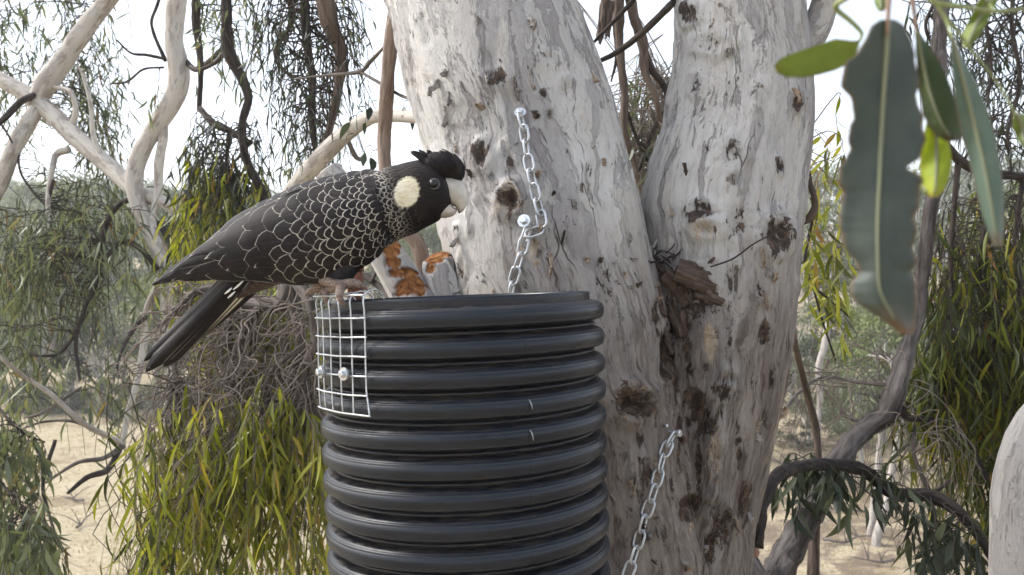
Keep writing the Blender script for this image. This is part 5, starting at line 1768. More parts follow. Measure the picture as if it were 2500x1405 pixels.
RT = [[(1935, 800, 2.0, 8), (1945, 860, 2.4, 8), (1970, 960, 2.5, 9), (1993, 1050, 2.6, 9), (1997, 1150, 2.6, 10), (1990, 1280, 2.6, 12), (1985, 1400, 2.6, 15)],
      [(1950, 330, 1.9, 4), (1975, 420, 2.2, 4), (1985, 520, 2.3, 4), (1965, 640, 2.3, 4), (1985, 700, 2.3, 4), (2010, 720, 2.3, 3), (2075, 775, 2.3, 2)], [(1985, 700, 2.3, 3), (2010, 790, 2.35, 3), (2040, 880, 2.4, 2)]]
sap = empty('sapling', (RT[0][-1][0] and P(1985, 1400, 2.6).x, 2.6, gz(.89, 2.6)), 'thin bare dark sapling stem rising beside the trunk', 'sapling')
b0 = P(1985, 1400, 2.6)
limb(sap, 'stem', RT[0] + [(1980, 1700, 2.6, 16), (1975, 702.5 + (ZC - gz(.89, 2.6) + .1) / 2.6 * F, 2.6, 22)], M_brown, 120, 10, .2, 180, 26)
for i, ct in enumerate(RT[1:]): limb(tree, 'twig', ct, M_dark, 40, 7, .2, 182 + i, 26)
rtp = host_pts(RT[1:])
pl = Plant(21)
mass(pl, rtp, [(1955, 380), (2060, 330), (2080, 520), (1990, 560)], 16, (2.1, 2.6), (.05, .18), (3, 6), (.045, .09), (.008, .014), r0=.0016)
mass(pl, rtp, [(1960, 600), (2070, 580), (2060, 740), (1970, 720)], 16, (2.1, 2.5), (.05, .16), (4, 7), (.045, .09), (.008, .014), r0=.0016)
pl.build(tree, M_twig, M_mist, fold=True)
rbp = host_pts(RB[1:2])
pl = Plant(22)
mass(pl, rbp, [(1890, 1130), (2050, 1120), (2050, 1180), (1900, 1200)], 20, (2.2, 2.6), (.04, .12), (5, 8), (.05, .10), (.012, .022), r0=.002)
mass(pl, rbp, [(2100, 1130), (2200, 1120), (2200, 1180), (2110, 1190)], 7, (2.4, 2.6), (.03, .08), (3, 5), (.05, .08), (.011, .018), r0=.002)
mass(pl, rbp, [(2240, 1250), (2340, 1260), (2400, 1330), (2300, 1380), (2240, 1330)], 26, (2.2, 2.5), (.05, .16), (5, 8), (.05, .10), (.011, .020), r0=.002)
pl.build(tree, M_twigd, M_gumd, 'twigs', 'broad_leaves', fold=True)

# dead twiggy brush hung on the right-hand limbs
pl = Plant(27)
rb2 = host_pts(RB[2:] + [RT[0]])
mass(pl, rb2, [(1910, 830), (2260, 860), (2240, 1060), (1920, 1060)], 120, (2.6, 3.6), (.05, .3), 0, (.1, .1), (.01, .01), r0=.0022, wig=.25, reach=.30)
mass(pl, rb2, [(2160, 1010), (2400, 1020), (2380, 1200), (2200, 1200)], 60, (2.5, 3.2), (.05, .3), 0, (.1, .1), (.01, .01), r0=.0018, wig=.22, reach=.25)
pl.build(tree, M_twig, M_gum, 'dead_twigs')

# deep green mistletoe curtain on the right
mist_c = empty('mistletoe', P(2390, 420, 3.0), 'dense dark olive mistletoe curtain hanging behind the large near leaves', 'mistletoe')
HC = [[(2290, 330, 2.86, 12), (2340, 390, 2.95, 12), (2400, 420, 3.0, 11), (2480, 430, 3.05, 10), (2580, 440, 3.1, 8)], [(2400, 420, 3.0, 9), (2410, 520, 3.0, 8), (2390, 640, 3.0, 7), (2400, 760, 3.0, 5), (2395, 900, 3.0, 4)],
      [(2340, 390, 2.95, 8), (2330, 500, 2.95, 7), (2320, 640, 2.95, 6), (2330, 760, 2.95, 4)], [(2500, 430, 3.05, 8), (2480, 560, 3.05, 7), (2490, 700, 3.05, 6), (2470, 860, 3.05, 4), (2480, 1000, 3.05, 3)]]
for i, ct in enumerate(HC): limb(mist_c, 'stem', ct, M_twigd, 40, 8, .25, 190 + i, 26)
hcp = host_pts(HC)
pl = Plant(23)
mass(pl, hcp, [(2270, 500), (2520, 440), (2540, 900), (2280, 860)], 190, (2.85, 3.4), (.2, .5), (7, 12), (.06, .13), (.007, .013), r0=.0022, spread=.32)
mass(pl, hcp, [(2270, 760), (2540, 760), (2540, 1050), (2420, 1140), (2330, 1040), (2260, 950)], 170, (2.8, 3.4), (.2, .5), (7, 12), (.06, .13), (.007, .013), r0=.0022, spread=.32)
mass(pl, hcp, [(2240, 860), (2320, 840), (2320, 980), (2260, 960)], 24, (2.8, 3.0), (.15, .3), (6, 9), (.08, .14), (.010, .018), r0=.0018)
mass(pl, hcp, [(2400, 1080), (2520, 1000), (2520, 1200), (2420, 1220)], 30, (2.8, 3.3), (.15, .4), (6, 9), (.08, .15), (.010, .018), r0=.0018)
mass(pl, hcp, [(2300, 480), (2500, 450), (2500, 900), (2300, 900)], 120, (2.9, 3.2), (.15, .5), 0, (.1, .1), (.01, .01), r0=.003, wig=.2)
pl.build(mist_c, M_twigd, M_mist2, fold=True)

# dark hanging twigs, upper right and between the stems
HR = [[(2325, -250, 3.0, 10), (2400, -120, 3.0, 9), (2480, -60, 3.0, 8), (2600, -40, 3.0, 6)], [(2400, -120, 3.0, 6), (2405, 40, 3.0, 5), (2420, 160, 3.0, 4), (2410, 260, 3.0, 3)], [(2480, -60, 3.0, 6), (2470, 60, 3.0, 5), (2490, 200, 3.0, 5), (2460, 330, 3.0, 4), (2470, 420, 3.0, 3)],
      [(2300, -20, 2.95, 5), (2260, 60, 3.0, 4), (2290, 140, 3.0, 3)]]
for i, ct in enumerate(HR): limb(tree, 'branch', ct, M_dark, 40, 8, .22, 200 + i, 26)
hrp = host_pts(HR)
pl = Plant(24)
mass(pl, hrp, [(2200, -40), (2520, -40), (2520, 420), (2380, 420), (2300, 200), (2200, 40)], 120, (2.9, 3.6), (.1, .4), (3, 7), (.03, .08), (.006, .011), r0=.0028, wig=.16)
pl.build(tree, M_twigd, M_gumd)
HQ = [[(1500, -310, 3.0, 14), (1515, -100, 2.9, 14), (1510, 40, 2.9, 12), (1515, 150, 2.9, 10), (1525, 230, 2.9, 9), (1525, 320, 2.9, 8), (1550, 400, 2.95, 6), (1565, 480, 3.0, 4)], [(1540, -340, 2.7, 12), (1530, -100, 2.9, 12), (1545, 30, 2.9, 12), (1570, 110, 2.9, 11), (1575, 180, 2.9, 9), (1600, 230, 2.9, 7), (1612, 300, 2.95, 5)],
      [(1570, 110, 2.9, 8), (1590, 170, 2.95, 8), (1620, 210, 3.0, 7), (1630, 250, 3.0, 5), (1590, 330, 3.0, 5), (1560, 420, 3.0, 4)], [(1500, 60, 2.9, 5), (1505, 140, 2.9, 4), (1492, 200, 2.9, 2)], [(1525, 250, 2.9, 4), (1540, 300, 2.95, 4), (1560, 350, 3.0, 4), (1590, 420, 3.0, 4), (1590, 520, 3.0, 3)]]
for i, ct in enumerate(HQ): limb(tree, 'hanging_branch', ct, M_brown if i < 2 else M_dark, 80, 14, .25, 210 + i, 24, ridge=.14)
hqp = host_pts(HQ)
pl = Plant(25)
mass(pl, hqp, [(1480, 230), (1640, 210), (1640, 420), (1570, 620), (1540, 560), (1490, 330)], 110, (2.9, 3.7), (.1, .35), (3, 6), (.05, .10), (.008, .013), r0=.0024, wig=.2)
mass(pl, hqp, [(1480, 260), (1640, 240), (1600, 600), (1540, 560)], 90, (2.9, 3.5), (.1, .35), 0, (.05, .10), (.008, .013), r0=.0026, wig=.25)
pl.build(tree, M_twig, M_gum)
for i, (a, b) in enumerate(((1478, 45), (1490, 58), (1470, 70))):   # rag of bark hung over the branch
    bark_sheet(tree, P(a + 6, b - 60, 2.85), (-.15, 0, -1), (.2, -1, 0), .13, .018, 1.2, 400 + i, M_brown)

# a few broad leaves hung on the arching pale limb
pl = Plant(26)
for x, y in ((905, 262), (892, 300), (855, 300), (985, 262), (1000, 270), (845, 345), (890, 375), (905, 385), (870, 290)):
    p = P(x, y, 2.45)
    pl.twig([p + Vector((.01, .05, .03)), p + Vector((0, .02, .02)), p], .0014, .0008, 5)
    pl.leaf(p, (pl.r.gauss(-.15, .25), pl.r.gauss(0, .2), -1), pl.r.uniform(.035, .055), pl.r.uniform(.016, .022))
pl.build(tree, M_twigd, M_gumd, 'leaf_stalks', 'broad_leaves', fold=True)

# pale gum at the right edge
eg = empty('gum_tree', (2.45, 2.05, gz(2.45, 2.05)), 'pale smooth curved gum stem below the dark mistletoe curtain', 'tree')
g0 = gz(2.45, 2.05)
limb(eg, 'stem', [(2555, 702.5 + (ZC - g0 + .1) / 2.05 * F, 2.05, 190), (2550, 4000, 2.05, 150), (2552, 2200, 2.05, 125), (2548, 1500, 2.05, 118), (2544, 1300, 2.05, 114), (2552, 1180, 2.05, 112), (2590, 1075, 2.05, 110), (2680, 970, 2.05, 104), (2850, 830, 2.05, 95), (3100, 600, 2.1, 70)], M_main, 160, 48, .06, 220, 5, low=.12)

# ================================================================== near sprig of leaves
def near_leaf(parent, outline, mid, Y0, Y1, mat, name='leaf', bow=.006, label=None, chew=0):
    """a leaf given by its midrib and its two edges in the photograph; outline = [(left x, y), (right x, y)] rows"""
    rows_ = outline
    ys = np.array([r_[0] for r_ in rows_], float)
    t = (ys - ys[0]) / (ys[-1] - ys[0])
    n = 140
    tt_ = np.linspace(0, 1, n)
    lx = np.interp(tt_, t, [r_[1] for r_ in rows_]); rx = np.interp(tt_, t, [r_[3] for r_ in rows_]); mx = np.interp(tt_, t, [r_[2] for r_ in rows_])
    yy = np.interp(tt_, t, ys)
    if chew:
        q1 = np.stack([tt_ * 26, 0 * tt_, 0 * tt_], 1)
        lx = lx + chew * fbm(q1, 3, 5) * np.sin(tt_ * math.pi); rx = rx - chew * fbm(q1 + 9, 3, 6) * np.sin(tt_ * math.pi)
    m = 13
    us = np.linspace(-1, 1, m)
    v = []; at = []; tv = []
    for i in range(n):
        for u in us:
            x = mx[i] + (rx[i] - mx[i]) * u if u > 0 else mx[i] + (mx[i] - lx[i]) * u
            Y = Y0 + (Y1 - Y0) * tt_[i] + bow * (abs(u) ** 1.5) * .5 + bow * .6 * math.sin(tt_[i] * 5 + u * 1.5)
            v.append(P(x, yy[i], Y)); at.append(abs(u)); tv.append(tt_[i])
    v = np.array([list(p) for p in v])
    N = len(v)
    f = grid_faces(m, n, False)
    b = v + np.array([0, .0004, 0])
    edge = np.concatenate([np.arange(m), np.arange(1, n) * m + m - 1, (n - 1) * m + np.arange(m - 2, -1, -1), np.arange(n - 2, 0, -1) * m])
    e2 = np.roll(edge, -1)
    o = part(name, np.concatenate([v, b]), [np.concatenate([f, f[:, ::-1] + N, np.stack([edge, edge + N, e2 + N, e2], 1)])], mat, parent, attrs=dict(rim=np.tile(at, 2), down=np.tile(tv, 2)))
    # midrib
    cp = [P(mx[i], yy[i], Y0 + (Y1 - Y0) * tt_[i] - .0004 + bow * .6 * math.sin(tt_[i] * 5)) for i in range(0, n, 12)]
    vv, qq, tt2, bk = tube(cp, list(np.linspace(.0011, .0004, len(cp))), 40, 8)
    part('midrib', vv, [qq, tt2], M_rib, o)
    if label: o['label'] = label
    return o


def near_mat(name, a, b, edge, trans=.25, tint=(1.2, 1.25, .4), spots=.6):
    k = NT(name)
    co = k.coord('Object')
    n1 = k.noise(co, 60, 5, .6); n2 = k.noise(k.mapping(co, (1, 1, 1), (4, 1, 2)), 150, 4, .6); n3 = k.noise(k.mapping(co, (1, 1, 1), (9, 9, 2)), 75, 5, .6)
    c = k.mix(k.ramp(n1, .3, .7), a, b)
    e = k.math('MULTIPLY', k.ramp(k.math('ADD', k.attr('rim'), k.math('MULTIPLY', n2, .18)), .98, 1.10), .8)
    tip = k.ramp(k.math('ADD', k.attr('down'), k.math('MULTIPLY', n3, .2)), .99, 1.14)
    c = k.mix(k.math('MAXIMUM', e, tip), c, edge)
    c = k.mix(k.ramp(n3, .68, .74, 0, spots), c, (.26, .10, .05))
    k.l(c, k.bsdf.inputs['Base Color']); k.bsdf.inputs['Roughness'].default_value = .5; k.bsdf.inputs['Specular IOR Level'].default_value = .3
    k.bump(n2, .15, .0008)
    tr = k.n('ShaderNodeBsdfTranslucent')
    mx = k.mix(1.0, c, tint); mx.node.blend_type = 'MULTIPLY'
    k.l(mx, tr.inputs['Color'])
    ms = k.n('ShaderNodeMixShader'); ms.inputs[0].default_value = trans
    k.l(k.bsdf.outputs[0], ms.inputs[1]); k.l(tr.outputs[0], ms.inputs[2]); k.l(ms.outputs[0], k.out.inputs['Surface'])
    return k.m


M_rib = plain('leaf_midrib', (.20, .21, .12), .5)
M_l1 = near_mat('blue_green_leaf', (.050, .064, .056), (.072, .088, .072), (.17, .10, .05), .12)
M_l2 = near_mat('bright_leaf', (.38, .45, .05), (.50, .55, .08), (.40, .33, .09), .5, spots=.2)
M_l3 = near_mat('olive_leaf', (.055, .082, .035), (.085, .115, .045), (.10, .055, .03), .25)
M_l4 = near_mat('glaucous_leaf', (.105, .155, .120), (.14, .19, .145), (.15, .10, .07), .15, spots=.15)
M_l5 = near_mat('yellow_green_leaf', (.20, .26, .075), (.27, .33, .10), (.26, .24, .09), .4, spots=.15)
M_stem = plain('green_leaf_stalk', (.22, .25, .09), .5, nscale=60)
M_stemr = plain('reddish_twig', (.22, .14, .09), .55, nscale=60)
DL = .36
sprig = empty('leaf_sprig', P(2175, -470, DL), 'sprig of broad gum leaves with one large chewed blue-green leaf hanging close by', 'leaf sprig')
near_leaf(sprig, [(48, 2150, 2168, 2185), (62, 2128, 2167, 2208), (100, 2112, 2166, 2226), (135, 2088, 2164, 2234), (150, 2066, 2163, 2232), (190, 2058, 2160, 2242), (215, 2054, 2158, 2246), (235, 2074, 2157, 2240), (280, 2080, 2154, 2252), (330, 2074, 2152, 2258), (365, 2082, 2150, 2250), (390, 2066, 2149, 2246), (410, 2048, 2148, 2216),
                  (440, 2044, 2147, 2252), (470, 2062, 2146, 2248), (500, 2058, 2144, 2250), (530, 2048, 2143, 2226), (560, 2050, 2142, 2234), (600, 2062, 2142, 2232), (640, 2092, 2143, 2240), (664, 2106, 2145, 2222), (690, 2078, 2147, 2238), (715, 2076, 2149, 2236), (745, 2096, 2153, 2238), (775, 2146, 2180, 2236), (800, 2180, 2208, 2236), (816, 2200, 2216, 2228)], 0, DL, DL + .006, M_l1, chew=11, label='large blue-green leaf with chewed brown edges')
# olive leaf with brown tip
near_leaf(sprig, [(78, 2236, 2238, 2243), (120, 2236, 2244, 2275), (170, 2240, 2256, 2305), (220, 2244, 2268, 2325), (270, 2252, 2285, 2343), (305, 2265, 2300, 2350), (330, 2285, 2318, 2352), (345, 2310, 2330, 2345)], 0, DL + .03, DL + .045, M_l3, label='olive leaf with brown tip')
near_leaf(sprig, [(90, 2322, 2325, 2328), (140, 2322, 2335, 2352), (200, 2328, 2352, 2382), (260, 2336, 2368, 2408), (330, 2350, 2385, 2430), (400, 2368, 2402, 2443), (470, 2384, 2415, 2450), (530, 2400, 2425, 2452), (575, 2415, 2432, 2450), (600, 2428, 2436, 2445)], 0, DL + .015, DL + .03, M_l4, label='long pale glaucous leaf')
near_leaf(sprig, [(300, 2262, 2270, 2280), (330, 2256, 2285, 2312), (370, 2250, 2286, 2322), (400, 2246, 2286, 2325), (430, 2248, 2285, 2318), (460, 2256, 2284, 2308), (482, 2268, 2278, 2290)], 0, DL + .05, DL + .055, M_l2, label='bright yellow-green leaf')
near_leaf(sprig, [(0, 2390, 2410, 2436), (30, 2376, 2398, 2424), (60, 2360, 2384, 2408), (90, 2348, 2370, 2390), (118, 2352, 2358, 2366)], 0, DL + .05, DL + .06, M_l5)
near_leaf(sprig, [(278, 2474, 2480, 2500), (310, 2472, 2495, 2540), (345, 2486, 2500, 2545), (380, 2520, 2530, 2545)], 0, DL + .04, DL + .045, M_l5)
near_leaf(sprig, [(420, 2226, 2230, 2236), (440, 2232, 2245, 2258), (462, 2248, 2258, 2268), (476, 2258, 2264, 2270)], 0, DL + .06, DL + .06, M_l5)
near_leaf(sprig, [(-60, 2130, 2155, 2180), (-20, 2132, 2150, 2182), (10, 2136, 2150, 2170), (28, 2146, 2152, 2158)], 0, DL + .05, DL + .05, M_l5)
# the sideways bright leaf: built along x
def side_leaf(parent, rows_, Y, mat, label):
    n = 50; m = 11
    xs = np.array([r_[0] for r_ in rows_], float)
    xx = np.linspace(xs[0], xs[-1], n)
    s_ = np.sign(xs[-1] - xs[0])
    up = np.interp(xx * s_, xs * s_, [r_[1] for r_ in rows_]); lo = np.interp(xx * s_, xs * s_, [r_[2] for r_ in rows_])
    v = []; at = []; dn = []
    for i in range(n):
        for u in np.linspace(-1, 1, m):
            y = (up[i] + lo[i]) / 2 + (lo[i] - up[i]) / 2 * u
            v.append(list(P(xx[i], y, Y + .006 * u + .004 * math.sin(i / n * 3)))); at.append(abs(u)); dn.append(i / n)
    v = np.array(v); N = len(v); f = grid_faces(m, n, False); b = v + np.array([0, .0004, 0])
    edge = np.concatenate([np.arange(m), np.arange(1, n) * m + m - 1, (n - 1) * m + np.arange(m - 2, -1, -1), np.arange(n - 2, 0, -1) * m]); e2 = np.roll(edge, -1)
    o = part('leaf', np.concatenate([v, b]), [np.concatenate([f, f[:, ::-1] + N, np.stack([edge, edge + N, e2 + N, e2], 1)])], mat, parent, attrs=dict(rim=np.tile(at, 2), down=np.tile(dn, 2)))
    o['label'] = label
side_leaf(sprig, [(2098, 98, 112), (2085, 100, 150), (2040, 95, 172), (2000, 108, 183), (1960, 122, 190), (1920, 136, 188), (1900, 148, 180), (1892, 158, 168)], DL + .05, M_l5, 'yellow-green leaf held out sideways')
def stalk(ct, m=M_stem):
    limb(sprig, 'stalk', ct, m, 24, 8, .05, 5, 60)
stalk([(2178, -475, DL - .005, 10), (2176, -200, DL, 9), (2172, -40, DL, 8), (2168, 40, DL - .001, 6), (2166, 90, DL - .001, 3)], M_stemr)
stalk([(2172, -60, DL + .01, 6), (2060, 0, DL + .04, 7), (2040, 20, DL + .05, 7), (2080, 55, DL + .05, 6), (2105, 85, DL + .05, 5), (2092, 108, DL + .05, 3)])
stalk([(2174, -120, DL + .01, 6), (2220, -30, DL + .03, 6), (2232, 30, DL + .03, 5), (2238, 85, DL + .03, 3)], M_stemr)
stalk([(2174, -100, DL + .01, 7), (2280, 5, DL + .02, 7), (2340, 15, DL + .02, 6), (2430, 28, DL + .03, 5), (2520, 20, DL + .04, 4)])
stalk([(2284, 5, DL + .02, 5), (2310, 50, DL + .02, 4), (2324, 95, DL + .016, 3)])
stalk([(2284, 8, DL + .03, 4), (2370, 120, DL + .04, 3), (2440, 210, DL + .045, 3), (2482, 285, DL + .045, 2)])
stalk([(2240, 85, DL + .04, 3), (2258, 200, DL + .055, 3), (2270, 305, DL + .052, 3), (2250, 400, DL + .062, 2), (2228, 425, DL + .062, 2)])
stalk([(2430, 28, DL + .04, 4), (2415, 10, DL + .05, 4), (2410, -10, DL + .05, 3)])
stalk([(2172, -100, DL + .02, 4), (2160, -80, DL + .04, 4), (2155, -58, DL + .05, 3)])

# ================================================================== far country
def far_crown(r, kind):
    """leaf clumps through a crown's volume, unit tree about 1 high"""
    pos, dr, L, W, rn = [], [], [], [], []
    cl = []
    n = r.randint(9, 14)
    for i in range(n):
        a = r.uniform(0, 2 * math.pi); z = r.uniform(.36, .95)
        rad = .36 * math.sqrt(max(0.05, 1 - ((z - .62) / .42) ** 2)) * r.uniform(.3, 1)
        cl.append((rad * math.cos(a), rad * math.sin(a), z, r.uniform(.08, .17)))
    for (x, y, z, s) in cl:
        for j in range(210):
            d = np.array([r.gauss(0, 1), r.gauss(0, 1), r.gauss(0, .75)])
            d = d / np.linalg.norm(d) * s * r.random() ** .45
            pos.append((x + d[0], y + d[1], z + d[2])); dr.append((r.gauss(0, .5), r.gauss(0, .5), -.7 + r.gauss(0, .4)))
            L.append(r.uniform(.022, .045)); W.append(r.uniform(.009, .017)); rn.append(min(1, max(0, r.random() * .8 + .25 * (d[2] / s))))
    v, f, rn_ = leaf_block(np.array(pos), np.array(dr), np.array(L), np.array(W), np.array(rn), r.randrange(999))
    tb_ = Bag()
    vv, qq, tt, bk = tube([(0, 0, -.06), (.005, .01, .2), (-.01, 0, .45), (.01, .0, .8)], [.020, .016, .012, .003], 12, 7)
    tb_.add(vv, qq, tt, bk=bk)
    for (x, y, z, s) in cl:
        vv, qq, tt, bk = tube([(0, 0, z * .45), (x * .5, y * .5, z * .75), (x, y, z)], [.009, .006, .002], 8, 5)
        tb_.add(vv, qq, tt, bk=bk)
    return v, f, rn_, tb_


FAR = []
rf = random.Random(5)
far_root = []
KIND = [('grey-green gum tree', 0), ('bright green bushy gum', 1), ('dark-leaved gum', 2), ('grey-green gum with open crown', 0), ('rounded dark gum', 2)]
for i, (lab, mk) in enumerate(KIND):
    v, f, rn_, tb_ = far_crown(rf, i)
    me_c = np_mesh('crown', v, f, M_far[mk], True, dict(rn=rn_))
    fq = [np.concatenate(tb_.q)] + ([np.concatenate(tb_.t)] if tb_.t else [])
    me_t = np_mesh('trunk', np.concatenate(tb_.v), fq, M_far_bark, True)
    FAR.append((lab, me_c, me_t))


def far_tree(i, x, y, h, wide=1.0, name='far_gum_tree', label=None, group='gum trees on the far hillside', where=None):
    lab, mc, mt = FAR[i]
    o = bpy.data.objects.new(name, None)
    COL.objects.link(o)
    o.location = (x, y, gz(x, y)); o.rotation_euler = (0, 0, rf.uniform(0, 6.28)); o.scale = (h * wide, h * wide, h)
    tag(o, label or lab + ' ' + where, 'tree', group)
    for nm, me in (('trunk', mt), ('crown', mc)):
        c_ = bpy.data.objects.new(nm, me)
        COL.objects.link(c_)
        c_.parent = o


def at_px(px, Y):
    return (px - 1250) / F * Y


# first row along the far side of the paddock, then up the hill
for px_ in range(-120, 1180, 62):
    Y = rf.uniform(39, 47)
    far_tree(rf.choice((0, 0, 1, 2, 3)), at_px(px_ + rf.uniform(-25, 25), Y), Y, rf.uniform(4.0, 7.0), rf.uniform(.9, 1.3), where='at the far edge of the paddock')
for px_ in range(-150, 1200, 62):
    Y = rf.uniform(52, 66)
    far_tree(rf.choice((0, 1, 3, 0, 4)), at_px(px_ + rf.uniform(-25, 25), Y), Y, rf.uniform(6, 9), rf.uniform(.9, 1.3), where='low on the wooded hillside above the paddock')
for px_ in range(-150, 1250, 56):
    Y = rf.uniform(75, 100)
    far_tree(rf.choice((0, 0, 3, 1, 4)), at_px(px_ + rf.uniform(-25, 25), Y), Y, rf.uniform(7, 11), rf.uniform(1, 1.4), where='halfway up the wooded hillside')
for px_ in range(-150, 1250, 50):
    Y = rf.uniform(120, 160)
    far_tree(rf.choice((0, 0, 3, 1)), at_px(px_ + rf.uniform(-25, 25), Y), Y, rf.uniform(8, 12), rf.uniform(1.1, 1.5), where='high on the hazy wooded hillside')
for px_ in range(-150, 2650, 46):
    Y = rf.uniform(185, 225)
    far_tree(rf.choice((0, 0, 3, 1)), at_px(px_ + rf.uniform(-25, 25), Y), Y, rf.uniform(8, 12), rf.uniform(1.2, 1.6), where='on the hazy skyline ridge')
# right-hand slope
for px_ in range(1880, 2640, 95):
    Y = rf.uniform(46, 62)
    far_tree(rf.choice((0, 0, 1, 3)), at_px(px_ + rf.uniform(-30, 30), Y), Y, rf.uniform(6, 9), rf.uniform(.9, 1.2), label='grey-green gum tree on the dry slope right of the trunk', group='gum trees on the slope right of the trunk')
for px_ in range(1450, 2640, 70):
    Y = rf.uniform(75, 120)
    far_tree(rf.choice((0, 0, 1, 3)), at_px(px_ + rf.uniform(-30, 30), Y), Y, rf.uniform(8, 12), rf.uniform(1., 1.4), label='grey-green gum tree on the dry slope right of the trunk', group='gum trees on the slope right of the trunk')
# brushwood on the right slope
for px_ in range(1820, 2560, 30):
    Y = rf.uniform(24, 38)
    far_tree(rf.choice((0, 3, 0, 1, 4)), at_px(px_ + rf.uniform(-30, 30), Y), Y, rf.uniform(2.2, 4.2), rf.uniform(1.0, 1.5), 'young_gum_tree', 'young grey-green gum in the brush on the dry slope', 'young gums in the brush on the slope')
rk = random.Random(8)
for i in range(16):
    Y = rk.uniform(16, 30); px_ = rk.uniform(1880, 2420) if i < 12 else rk.uniform(-50, 300)
    x = at_px(px_, Y); z = gz(x, Y)
    fb = empty('fallen_branch', (x, Y, z), 'grey dead branch lying on the dry ground', 'branch', 'fallen branches on the ground')
    a = rk.uniform(0, 6.28); L_ = rk.uniform(.8, 2.2)
    d_ = Vector((math.cos(a), math.sin(a) * .6, 0))
    pts = [Vector((x, Y, z + .03)) + d_ * L_ * t_ + Vector((rk.gauss(0, .05), rk.gauss(0, .05), rk.uniform(.0, .16))) for t_ in (0, .3, .6, 1)]
    for p_ in pts: p_.z += gz(p_.x, p_.y) - z
    vv, qq, tt, bk = tube(pts, [.035, .03, .02, .008], 16, 7, .1, 5, i)
    part('bough', vv, [qq, tt], M_grey, fb, attrs=dict(bk=bk))
    for j in range(5):
        b_ = pts[1 + j % 2]
        e_ = b_ + Vector((rk.gauss(0, .4), rk.gauss(0, .3), rk.uniform(.05, .5)))
        vv, qq, tt, bk = tube([b_, (b_ + e_) / 2 + Vector((0, 0, .06)), e_], [.014, .010, .004], 8, 5)
        part('side_branch', vv, [qq, tt], M_grey, fb, attrs=dict(bk=bk))
# slender white trunks on the slope
def slim(ctrl, Yg, label, crown=None):
    px0 = ctrl[0][0]; x0 = at_px(px0, Yg)
    z = gz(x0, Yg)
    o = empty('gum_tree', (x0, Yg, z), label, 'tree')
    pyg = 702.5 + (ZC - z + .1) / Yg * F
    limb(o, 'trunk', [(px0, pyg, Yg, ctrl[0][3] * 1.2)] + [(a, b, Yg + c_, w) for a, b, c_, w in ctrl], M_slim, 50, 10, .16, int(px0), 4)
    if crown:
        pl = Plant(int(px0))
        hosts = host_pts([[(a, b, Yg + c_, 1) for a, b, c_, w in ctrl[-3:]]])
        mass(pl, hosts, crown, 60, (Yg - .8, Yg + .8), (.3, .9), (6, 10), (.16, .30), (.03, .05), r0=.012)
        pl.build(o, M_twigd, M_gum)
slim([(2125, 1310, 0, 10), (2135, 1220, 0, 9), (2145, 1130, 0, 8), (2150, 1060, 0, 7), (2148, 980, 0, 5)], 19.5, 'slender white gum trunk leaning on the dry slope beside a second one', [(2060, 900), (2240, 900), (2220, 1010), (2080, 1010)])
slim([(2140, 1315, 0, 11), (2165, 1230, 0, 10), (2178, 1150, 0, 8), (2195, 1060, 0, 6), (2230, 960, 0, 5)], 19.0, 'second slender white gum trunk leaning the other way on the dry slope', [(2160, 900), (2300, 880), (2280, 980), (2180, 1000)])
slim([(1998, 1030, 0, 6), (2002, 960, 0, 7), (1998, 900, 0, 8), (2012, 850, 0, 9), (2020, 800, 0, 8), (2034, 760, 0, 7), (2030, 690, 0, 5), (2046, 620, 0, 4)], 24, 'pale gum trunk half hidden behind brush right of the forked tree', [(1960, 540), (2130, 540), (2120, 720), (1960, 720)])
slim([(405, 1085, 0, 5), (405, 1000, 0, 5), (408, 930, 0, 4), (404, 860, 0, 3)], 34, 'thin white gum trunk at the far edge of the paddock', [(370, 820), (440, 820), (440, 930), (370, 930)])
slim([(610, 1050, 0, 9), (612, 950, 0, 8), (608, 850, 0, 6), (600, 760, 0, 4)], 34, 'stout white gum trunk at the paddock edge behind the mistletoe twigs', [(540, 700), (680, 700), (680, 880), (540, 880)])
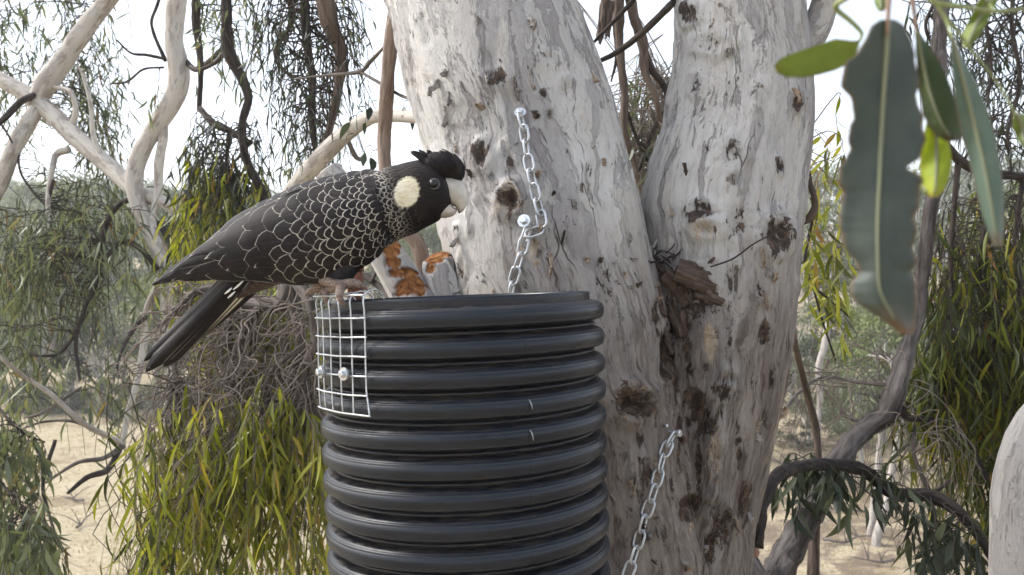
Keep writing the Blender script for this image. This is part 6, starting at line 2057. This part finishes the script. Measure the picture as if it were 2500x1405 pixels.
# scrubby understorey along the paddock edge
def shrub(px_, Y, h, w, label, group, mk=0):
    lab, mc, mt = FAR[mk]
    x = at_px(px_, Y)
    o = bpy.data.objects.new('shrub', None); COL.objects.link(o)
    o.location = (x, Y, gz(x, Y) - .35 * h); o.rotation_euler = (0, 0, rf.uniform(0, 6.28)); o.scale = (w, w, h)
    tag(o, label, 'shrub', group)
    for nm, me in (('stem', mt), ('foliage', mc)):
        c_ = bpy.data.objects.new(nm, me); COL.objects.link(c_); c_.parent = o
for px_ in range(-100, 900, 55):
    shrub(px_ + rf.uniform(-20, 20), rf.uniform(36.5, 40), rf.uniform(1.8, 3.0), rf.uniform(2.2, 3.4), 'low dark shrub along the far edge of the paddock', 'shrubs along the paddock edge', rf.choice((2, 4, 2, 0)))
for px_ in range(1860, 2560, 70):
    Y = rf.uniform(24, 40)
    shrub(px_ + rf.uniform(-25, 25), Y, rf.uniform(1.2, 2.4), rf.uniform(1.4, 2.4), 'low grey shrub on the dry slope right of the trunk', 'shrubs on the right slope', rf.choice((0, 3, 1, 4)))

# dry grass over the visible ground
rg = np.random.RandomState(3)
N = 40000
Yg = rg.uniform(13, 40, N); pxg = rg.uniform(-60, 2560, N)
xg = (pxg - 1250) / F * Yg
zg = ground_z(xg, Yg)
hgt = rg.uniform(.03, .09, N)
ang = rg.uniform(0, 6.28, N)
sx = np.cos(ang) * .012; sy = np.sin(ang) * .012
lean = rg.normal(0, .05, (N, 2))
v = np.stack([np.stack([xg - sx, Yg - sy, zg - .01], 1), np.stack([xg + sx, Yg + sy, zg - .01], 1), np.stack([xg + lean[:, 0], Yg + lean[:, 1], zg + hgt], 1)], 1).reshape(-1, 3)
M_grass = leaf_mat('dry_grass', [(0, (.22, .16, .085)), (.6, (.44, .35, .19)), (1, (.56, .47, .29))], .25, .8, (1.1, 1.0, .7))
tag(part('dry_grass', v, np.arange(3 * N).reshape(-1, 3), M_grass, None, attrs=dict(rn=np.repeat(rg.rand(N), 3))), 'short dry straw coloured grass over the paddock', 'grass', kind='stuff')

# ================================================================== thin morning haze
def haze_box(x0, x1, y0, y1, z0, z1, dens):
    v = [(x, y, z) for z in (z0, z1) for y in (y0, y1) for x in (x0, x1)]
    f = [(0, 2, 3, 1), (4, 5, 7, 6), (0, 1, 5, 4), (2, 6, 7, 3), (0, 4, 6, 2), (1, 3, 7, 5)]
    m = bpy.data.materials.new('haze_air'); m.use_nodes = True
    nt = m.node_tree
    nt.nodes.remove(nt.nodes['Principled BSDF'])
    pv = nt.nodes.new('ShaderNodeVolumePrincipled')
    pv.inputs['Color'].default_value = (.90, .93, .96, 1)
    pv.inputs['Density'].default_value = dens
    pv.inputs['Anisotropy'].default_value = .2
    nt.links.new(pv.outputs[0], nt.nodes['Material Output'].inputs['Volume'])
    o = part('haze', v, np.array(f), m, None, smooth=False)
    tag(o, 'thin pale morning haze over the paddock and hillside', 'haze', kind='stuff')


haze_box(-640, 640, -140, 700, -4, 52, .0014)
SC.cycles.volume_bounces = 1
